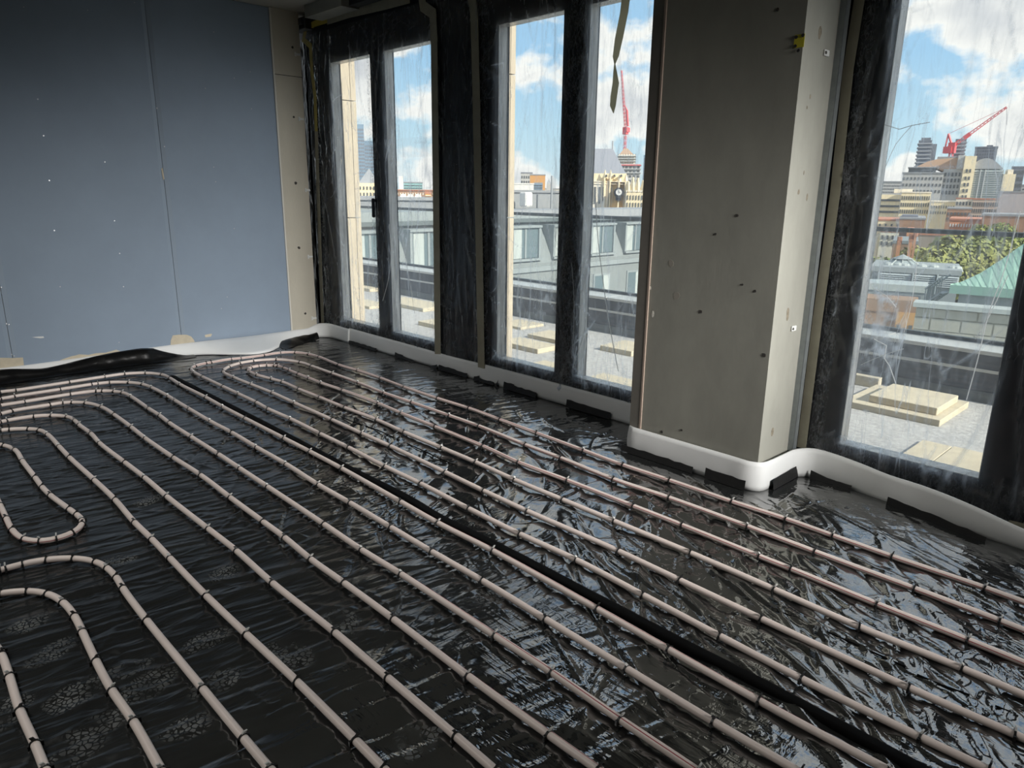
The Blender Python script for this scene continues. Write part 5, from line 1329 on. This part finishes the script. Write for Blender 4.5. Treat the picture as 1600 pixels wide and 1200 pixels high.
# pale ashlar wall just beyond the parapet
D = 13.0
A_ = at_dist(1432, 479, D); B_ = at_dist(1640, 498, D); zt_ = A_[2]
ash = empty('ashlar_wall', (A_[0], A_[1], ZG)); tag(ash, 'pale stone block wall just beyond the parapet, below the copper roof', 'wall')
u_ = (B_ - A_); u_[2] = 0; L_ = np.linalg.norm(u_); u_ /= L_; n_ = np.array([-u_[1], u_[0], 0])
def wp(s, t, z): q = A_ + u_ * s + n_ * t; return (q[0], q[1], z)
MB().hexa([wp(0, .02, ZG), wp(L_, .02, ZG), wp(L_, .35, ZG), wp(0, .35, ZG)], [wp(0, .02, zt_), wp(L_, .02, zt_), wp(L_, .35, zt_), wp(0, .35, zt_)]).build('core', mat('mortar', (0.50, 0.47, 0.41), .9), ash)
MB().hexa([wp(-.05, -.06, zt_), wp(L_, -.06, zt_), wp(L_, .35, zt_), wp(-.05, .35, zt_)], [wp(-.05, -.06, zt_ + .07), wp(L_, -.06, zt_ + .07), wp(L_, .35, zt_ + .07), wp(-.05, .35, zt_ + .07)]).build('cap_course', M_COPING, ash)
zc = zt_ - 0.02; row = 0
while zc > zt_ - 1.6:
    hh = 0.20 if row != 0 else 0.15; s = -0.2 * (row % 2)
    while s < L_:
        lw = 0.42; a0, a1 = max(0, s + .012), min(L_, s + lw - .012)
        if a1 > a0 + 0.05:
            MB().hexa([wp(a0, 0, zc - hh + .02), wp(a1, 0, zc - hh + .02), wp(a1, .05, zc - hh + .02), wp(a0, .05, zc - hh + .02)], [wp(a0, 0, zc), wp(a1, 0, zc), wp(a1, .05, zc), wp(a0, .05, zc)]).build('stone_block', M_BLOCK, ash)
        s += lw
    zc -= hh; row += 1
t = block('brown_roofed_building', 'brown roofed building with orange cladding beyond the parapet', 1335, 1431, 487, 16, 0.7, M_BROWN, M_BROWN)
t['box']('orange_panel', t['w'] * 0.70, t['w'] * 1.0, -0.06, 0, zz(1415, 530, 16), zz(1415, 488, 16), M_ORANGE)
for x in (0.73, 0.92):
    t['box']('small_window', t['w'] * x, t['w'] * (x + 0.06), -0.09, -0.03, zz(1415, 516, 16), zz(1415, 507, 16), M_PANE)

# ---- mansard wing seen through the first two windows ------------------------------------------
X0 = -16.0
man = empty('mansard_wing', (X0, 20, ZG)); tag(man, 'grey mansard wing with sloping dormers across the lightwell', 'building')
def onx(px, py, off=0.0): return on_plane(px, py, 0, X0 + off)
zr = onx(940, 345)[2]; zh = onx(940, 352)[2]; zs = onx(950, 394)[2]; z2h = onx(978, 423)[2]; zb_ = onx(960, 416)[2]
y0_, y1_ = 5.0, 60.0
box_obj('lower_wall', (X0 - 4, y0_, ZG), (X0 - 0.0, y1_, zs - 0.25), M_SLATE, man)
SLP = 0.9
prof = [(X0, zs - 0.25), (X0 - SLP, zr), (X0 - 6, zr), (X0 - 6, zs - 0.25)]
MB().prism([(x, y0_, z) for x, z in prof], (0, y1_ - y0_, 0)).build('mansard_slope', M_SLATE, man)
box_obj('dark_gutter', (X0 - SLP - 0.6, y0_, zr), (X0 - SLP + 0.35, y1_, zr + 0.16), M_DARKZINC, man)
box_obj('fascia', (X0 - SLP - 3, y0_, zr + 0.16), (X0 - SLP + 0.1, y1_, onx(960, 328)[2]), M_FASCIA, man)
box_obj('string_course', (X0 - 0.1, y0_, zs - 0.62), (X0 + 0.12, y1_, zs - 0.40), M_FASCIA, man)
box_obj('upper_roof', (X0 - 5.2, onx(798, 320, -4)[1], zr + 0.2), (X0 - 4, onx(874, 320, -4)[1], onx(850, 304, -4)[2]), M_SLATE, man)
# dormers: y from photo columns on the facade
cols_ = [(806, 838), (851, 890), (922, 962), (984, 1010)]
ws = [onx(a, 375)[1] for a, b_ in cols_]; we = [onx(b_, 375)[1] for a, b_ in cols_]
spans = list(zip(ws, we))
pitch = (ws[2] - ws[0]) / 2
wd_ = 0.55 * pitch
ctr = [(a + b_) / 2 for a, b_ in (spans[0], spans[2])]
c0 = ctr[0]; pitch = (ctr[1] - ctr[0]) / 2
wd_ = 0.60 * pitch
for k in range(-8, 9):
    cy = c0 + k * pitch
    if cy < y0_ + 1 or cy > y1_ - 2: continue
    a, b_ = cy - wd_ / 2, cy + wd_ / 2
    fr2 = MB()
    # vertical window between sloping cheeks
    cheeks = [(X0 + 0.02, zs - 0.05), (X0 + 0.02, zh), (X0 - SLP - 0.1, zh), (X0 - 0.1, zs - 0.05)]
    for yy_ in (a - 0.12, b_):
        fr2.prism([(x, yy_, z) for x, z in cheeks], (0, 0.12, 0))
    fr2.box((X0 - SLP, a - 0.15, zh), (X0 + 0.08, b_ + 0.15, zh + 0.10)).box((X0 - 0.3, a - 0.15, zs - 0.12), (X0 + 0.12, b_ + 0.15, zs - 0.02))
    dm = fr2.build('dormer', M_FASCIA, man)
    box_obj('window_pane', (X0 - 0.10, a, zs), (X0 - 0.06, b_, zh), M_WINGLASS, dm)
    box_obj('curtain', (X0 - 0.059, a + wd_ * 0.05, zs), (X0 - 0.045, a + wd_ * 0.36, zh), M_CURTAIN, dm)
    MB().box((X0 - 0.06, (a + b_) / 2 - 0.05, zs), (X0 - 0.02, (a + b_) / 2 + 0.05, zh)).build('frame_bar', M_FASCIA, dm)
    lw = MB().box((X0 - 0.02, a + 0.15, z2h - 2.0), (X0 + 0.05, b_ - 0.15, z2h)).build('lower_window', M_FASCIA, man)
    box_obj('window_pane', (X0 + 0.04, a + 0.25, z2h - 1.9), (X0 + 0.06, b_ - 0.25, z2h - 0.1), M_WINGLASS, lw)
    box_obj('curtain', (X0 + 0.061, b_ - 0.25 - wd_ * 0.3, z2h - 1.9), (X0 + 0.07, b_ - 0.25, z2h - 0.1), M_CURTAIN, lw)
# rooftop cowl
q = on_plane(822, 305, 0, X0 - 3)
MB().box((q[0] - .25, q[1] - .25, q[2] - .55), (q[0] + .25, q[1] + .25, q[2] + .15), 0, .06).build('roof_cowl', M_WHITE, man)
q = on_plane(862, 300, 0, X0 - 3); MB().bar((q[0], q[1], zr), (q[0], q[1], q[2] + 0.8), 0.06, 6).build('vent_pipe', M_FASCIA, man)

# ---- skyline through the first two windows ----------------------------------------------------
block('white_building', 'low white block beside the second stone pier', 800, 834, 288, 160, 14, M_WHITE, M_WHITE)
block('brown_building', 'orange brown brick block above the grey roof', 828, 852, 274, 210, 16, M_ORANGE, M_ROOFGREY)
block('grey_block', 'grey stepped block behind the orange brown one', 814, 832, 271, 240, 14, M_GSTONE, M_TOWER, wins=(3, 5, 296, 273, .5, .5))
block('glass_fronted_block', 'blue grey glazed block left of the second window mullion', 834, 848, 287, 170, 12, M_BLUEGLASS, M_ROOFGREY, wins=(3, 7, 299, 288, .5, .6))
t = block('small_spire', 'small grey pointed turret far off left of the mullion', 854, 861, 287, 260, 8, M_GSTONE, None, cat='turret')
q0, q1, q2, q3 = [t['pt'](*a, t['zt']) for a in ((0, 0), (t['w'], 0), (t['w'], 8), (0, 8))]; ap = at_dist(857.5, 278, 264)
MB().add([q0, q1, q2, q3, tuple(ap)], [(0, 1, 4), (1, 2, 4), (2, 3, 4), (3, 0, 4)]).build('spire', M_LEAD, t['root'])
block('distant_block', 'pale distant roofs between turret and mullion', 848, 890, 296, 280, 20, M_PSTONE, M_ROOFGREY, wins=(2, 12, 310, 298, .5, .5))
block('slate_roof_building', 'wide grey slate roof just above the mansard wing', 790, 874, 301, 75, 20, M_ROOFGREY, M_LEAD)
# clock building
D = 120.0
ck = block('clock_building', 'stone gabled building with steep grey roof and hanging black clock', 926, 979, 271, D, 22, M_YSTONE, None)
w, pt, bx = ck['w'], ck['pt'], ck['box']
def sc(px): return w * (px - 926) / 53.0
zt_ = ck['zt']
za = zz(956, 229, D)
MB().add([pt(sc(926), 0, zt_), pt(sc(978), 0, zt_), pt(sc(978), 14, zt_), pt(sc(926), 14, zt_), pt(sc(926), 6, za), pt(sc(956), 6, za)], [(0, 1, 5, 4), (1, 2, 5), (2, 3, 4, 5), (3, 0, 4), (3, 2, 1, 0)]).build('steep_roof', mat('blue grey slate', (0.27, 0.28, 0.31), 0.7, noise=0.1), ck['root'])
MB().bar(pt(sc(955.5), 6, za - 0.5), pt(sc(955.5), 6, zz(955, 216, D)), 0.12, 5).build('finial', M_LEAD, ck['root'])
bx('shaded_bay', sc(926), sc(952), -1.2, 0.5, ZG, zz(940, 283, D), M_PSTONE)  # shade of this bay painted as a greyer stone than the lit wall
for x in (944.5, 953, 967, 977):
    bx('buttress', sc(x), sc(x + 2.2), -1.6, 0.2, ZG, zz(x, 278 if x < 960 else 284, D), M_YSTONE)
    c = pt(sc(x + 1.1), -0.7, zz(x, 278 if x < 960 else 284, D)); MB().add([(c[0] - .3, c[1] - .3, c[2]), (c[0] + .3, c[1] - .3, c[2]), (c[0] + .3, c[1] + .3, c[2]), (c[0] - .3, c[1] + .3, c[2]), (c[0], c[1], c[2] + 1.3)], [(0, 1, 4), (1, 2, 4), (2, 3, 4), (3, 0, 4)]).build('pinnacle', M_YSTONE, ck['root'])
b = MB()
for x in (946, 958.5, 969):
    s0, s1 = sc(x), sc(x + 3.6); z0_, z1_ = zz(x, 276, D), zz(x, 273, D)
    b.hexa([pt(s0, -1.3, z0_), pt(s1, -1.3, z0_), pt(s1, .1, z0_), pt(s0, .1, z0_)], [pt(s0 + .1, -1.3, z1_), pt(s1 - .1, -1.3, z1_), pt(s1 - .1, .1, z1_), pt(s0 + .1, .1, z1_)])
b.build('arched_openings', M_PANE, ck['root'])['kind'] = 'stuff'
for x in (930, 937, 943):
    bx('lancet', sc(x), sc(x + 2.6), -1.3, -1.1, zz(x, 318, D), zz(x, 292, D), M_PANE)
for y in (284.5, 288):
    bx('string_course', sc(926), sc(979), -1.35, 0, zz(950, y, D), zz(950, y - .7, D), M_PSTONE)
def cyl(px, py, off, rpx, mm, nm, th):
    c = np.array(pt(sc(px), off, zz(px, py, D))); rr = rpx / FPX * D; dv = np.array([ck['n'][0], ck['n'][1], 0])
    return MB().bar(c, c + dv * th, rr, 20, 0).build(nm, mm, ck['root'])
cyl(968, 301, -3.4, 7.2, M_BLACK, 'clock_case', 2.2)
cyl(968, 300.5, -3.6, 4.4, M_WHITE, 'clock_dial', 0.25)
bx('clock_bracket', sc(964), sc(972), -3.0, 0, zz(968, 313, D), zz(968, 294, D), M_BLACK)
c = np.array(pt(sc(968), -3.68, zz(968, 300.5, D))); 
MB().bar(c, c + np.array([0, 0, .33]), .03, 4).bar(c, c + np.array([.16, .16, -.05]), .03, 4).build('clock_hands', M_BLACK, ck['root'])
rt = block('stone_building', 'yellow stone wing with turrets right of the clock', 979, 1015, 300, 118, 14, M_YSTONE, M_PSTONE, wins=(2, 8, 326, 303, .3, .6))
for x in (981, 988, 996, 1004):
    c = rt['pt'](rt['w'] * (x - 979) / 36., .3, rt['zt']); hh = RNG.uniform(1.0, 2.6)
    MB().hexa([(c[0] - .35, c[1] - .35, c[2]), (c[0] + .35, c[1] - .35, c[2]), (c[0] + .35, c[1] + .35, c[2]), (c[0] - .35, c[1] + .35, c[2])], [(c[0] - .1, c[1] - .1, c[2] + hh), (c[0] + .1, c[1] - .1, c[2] + hh), (c[0] + .1, c[1] + .1, c[2] + hh), (c[0] - .1, c[1] + .1, c[2] + hh)]).build('turret', M_YSTONE, rt['root'])
# scaffolded tower under construction with crane
sf = block('scaffolded_tower', 'stepped tower under construction with open decks behind the clock', 970, 1001, 256, 330, 14, M_GSTONE, None, wins=(6, 5, 300, 258, .6, .45), cat='tower')
sf['box']('upper_decks', sf['w'] * -.15, sf['w'] * .72, 1, 13, sf['zt'], zz(980, 241, 330), M_PSTONE)
for y in (243.5, 247.5, 251.5, 258, 264, 270):
    up = y < 255; sf['box']('deck_edge', sf['w'] * (-.2 if up else -.04), sf['w'] * (.76 if up else 1.04), 0 if up else -.8, 13, zz(980, y + .6, 330), zz(980, y - .6, 330), M_COPING if y != 258 else M_CRANE)
b = MB()
for k in range(8):
    s = sf['w'] * (-.15 + .87 * k / 7); a0 = sf['pt'](s, .2, sf['zt'] - 14); a1 = sf['pt'](s, .2, zz(980, 240, 330)); b.bar(a0, a1, .12, 4)
b.build('scaffold_poles', M_PANE, sf['root'])['kind'] = 'stuff'
q = [sf['pt'](sf['w'] * a, t_, zz(980, 241, 330)) for a, t_ in ((-.1, 1.5), (.62, 1.5), (.62, 11), (-.1, 11))]; ap0 = [np.array(p_) * .25 + np.array([*sf['pt'](sf['w'] * .2, 5, 0)[:2], zz(977, 229, 330)]) * .75 for p_ in q]
ap0 = [(a[0], a[1], zz(977, 231, 330)) for a in ap0]
MB().hexa(q, ap0).build('conical_cap', mat('brown formwork', (0.40, 0.28, 0.2), .8), sf['root'])
cr2, T2, J2, K2 = crane('slim red tower crane with jib straight up, above the clock building', (976, 232), (977.5, 203), 340, (971, 110), (980, 199), 0.95)
MB().bar(at_dist(979.5, 172, 340), at_dist(981, 197, 340), .5, 4).bar(at_dist(979.5, 172, 340), at_dist(976, 165, 340), .3, 4).build('back_mast', M_CRANE, cr2)
block('glass_tower', 'blue glass tower half hidden by the pillar', 1006, 1022, 244, 480, 20, M_BLUEGLASS, M_BLUEGLASS, wins=(14, 4, 300, 246, .7, .7), cat='tower', wmat=M_TOWER)
block('glass_tower', 'slender blue glass tower beside the first stone pier', 556, 568, 196, 520, 18, M_BLUEGLASS, M_BLUEGLASS, wins=(18, 4, 300, 200, .7, .6), cat='tower', wmat=M_TOWER)
block('glass_tower', 'wider blue glass tower left of the first window mullion', 566, 584, 222, 560, 18, M_BLUEGLASS, M_BLUEGLASS, wins=(14, 6, 300, 226, .7, .6), cat='tower', wmat=M_TOWER)
t = block('gabled_building', 'yellow stone building with steep grey gable by the first mullion', 560, 592, 286, 150, 12, M_YSTONE, None, wins=(3, 6, 318, 289, .4, .5))
ap = t['pt'](t['w'] * .55, 5, zz(576, 262, 150))
MB().add([t['pt'](0, 0, t['zt']), t['pt'](t['w'], 0, t['zt']), t['pt'](t['w'], 12, t['zt']), t['pt'](0, 12, t['zt']), ap], [(0, 1, 4), (1, 2, 4), (2, 3, 4), (3, 0, 4)]).build('gable_roof', M_LEAD, t['root'])
block('white_tower', 'slim white tower in the right pane of the first window', 623, 630, 277, 260, 8, M_WHITE, M_WHITE, cat='tower')
block('teal_block', 'teal glazed block in the right pane of the first window', 631, 660, 286, 220, 12, M_TEAL, M_ROOFGREY, wins=(3, 8, 300, 288, .8, .3), wmat=M_PANE)
block('red_roofed_row', 'red roofed row of houses across the first window', 612, 690, 298, 170, 10, M_BROWN, M_TILE, wins=(2, 20, 312, 300, .4, .5), wmat=M_PSTONE)
block('orange_block', 'small orange banded block beside the dishes', 664, 674, 303, 72, 3, M_ORANGE, M_TILE, wins=(3, 1, 314, 304, .9, .4), wmat=M_PSTONE)
for k, x in enumerate((630.5, 641.5, 653.5)):
    c = at_dist(x, 308, 70); dv = CAM - c; dv /= np.linalg.norm(dv); dv = dv * .8 + np.array([.4, 0, .3]); dv /= np.linalg.norm(dv)
    s_ = np.cross(dv, [0, 0, 1]); s_ /= np.linalg.norm(s_); q_ = np.cross(s_, dv); b = MB(); n = 14; rr = 0.32
    v = [c + rr * (math.cos(2 * math.pi * j / n) * s_ + math.sin(2 * math.pi * j / n) * q_) for j in range(n)] + [c - dv * .04 + rr * .55 * (math.cos(2 * math.pi * j / n) * s_ + math.sin(2 * math.pi * j / n) * q_) for j in range(n)] + [c - dv * .10]
    b.add(v, [(j, (j + 1) % n, n + (j + 1) % n, n + j) for j in range(n)] + [(n + j, n + (j + 1) % n, 2 * n) for j in range(n)])
    rt = empty('satellite_dish', c - np.array([0, 0, .8])); tag(rt, ['white satellite dish nearest the mullion, in the first window', 'middle one of the three white satellite dishes', 'white satellite dish next to the orange block'][k], 'satellite dish', 'satellite dishes on the far roof')
    b.build('dish', M_WHITE, rt, True); MB().bar(c - np.array([0, 0, 2.0]), c - dv * .1, .035, 5).build('dish_pole', M_RAIL, rt)
block('fascia_building', 'grey flat roofed building with long fascia across the first window', 540, 720, 313, 66, 12, M_FASCIA, M_LEAD)
# far grey rows of roofs closing the horizon
for k, (a, b_, y, D, lab) in enumerate([(540, 700, 301, 620, 'far row of low grey roofs on the horizon, first window'), (785, 915, 300, 640, 'far row of low grey roofs on the horizon, second window'), (915, 1040, 299, 660, 'far row of low roofs behind the clock building'), (1340, 1440, 285, 700, 'far blue grey skyline at the left of the window beyond the pillar'), (1440, 1640, 290, 900, 'far skyline behind the office complex')]):
    block('distant_row', lab, a, b_, y, D, 30, M_GSTONE, M_ROOFGREY, wins=(3, 40, y + 18, y + 3, .5, .5))
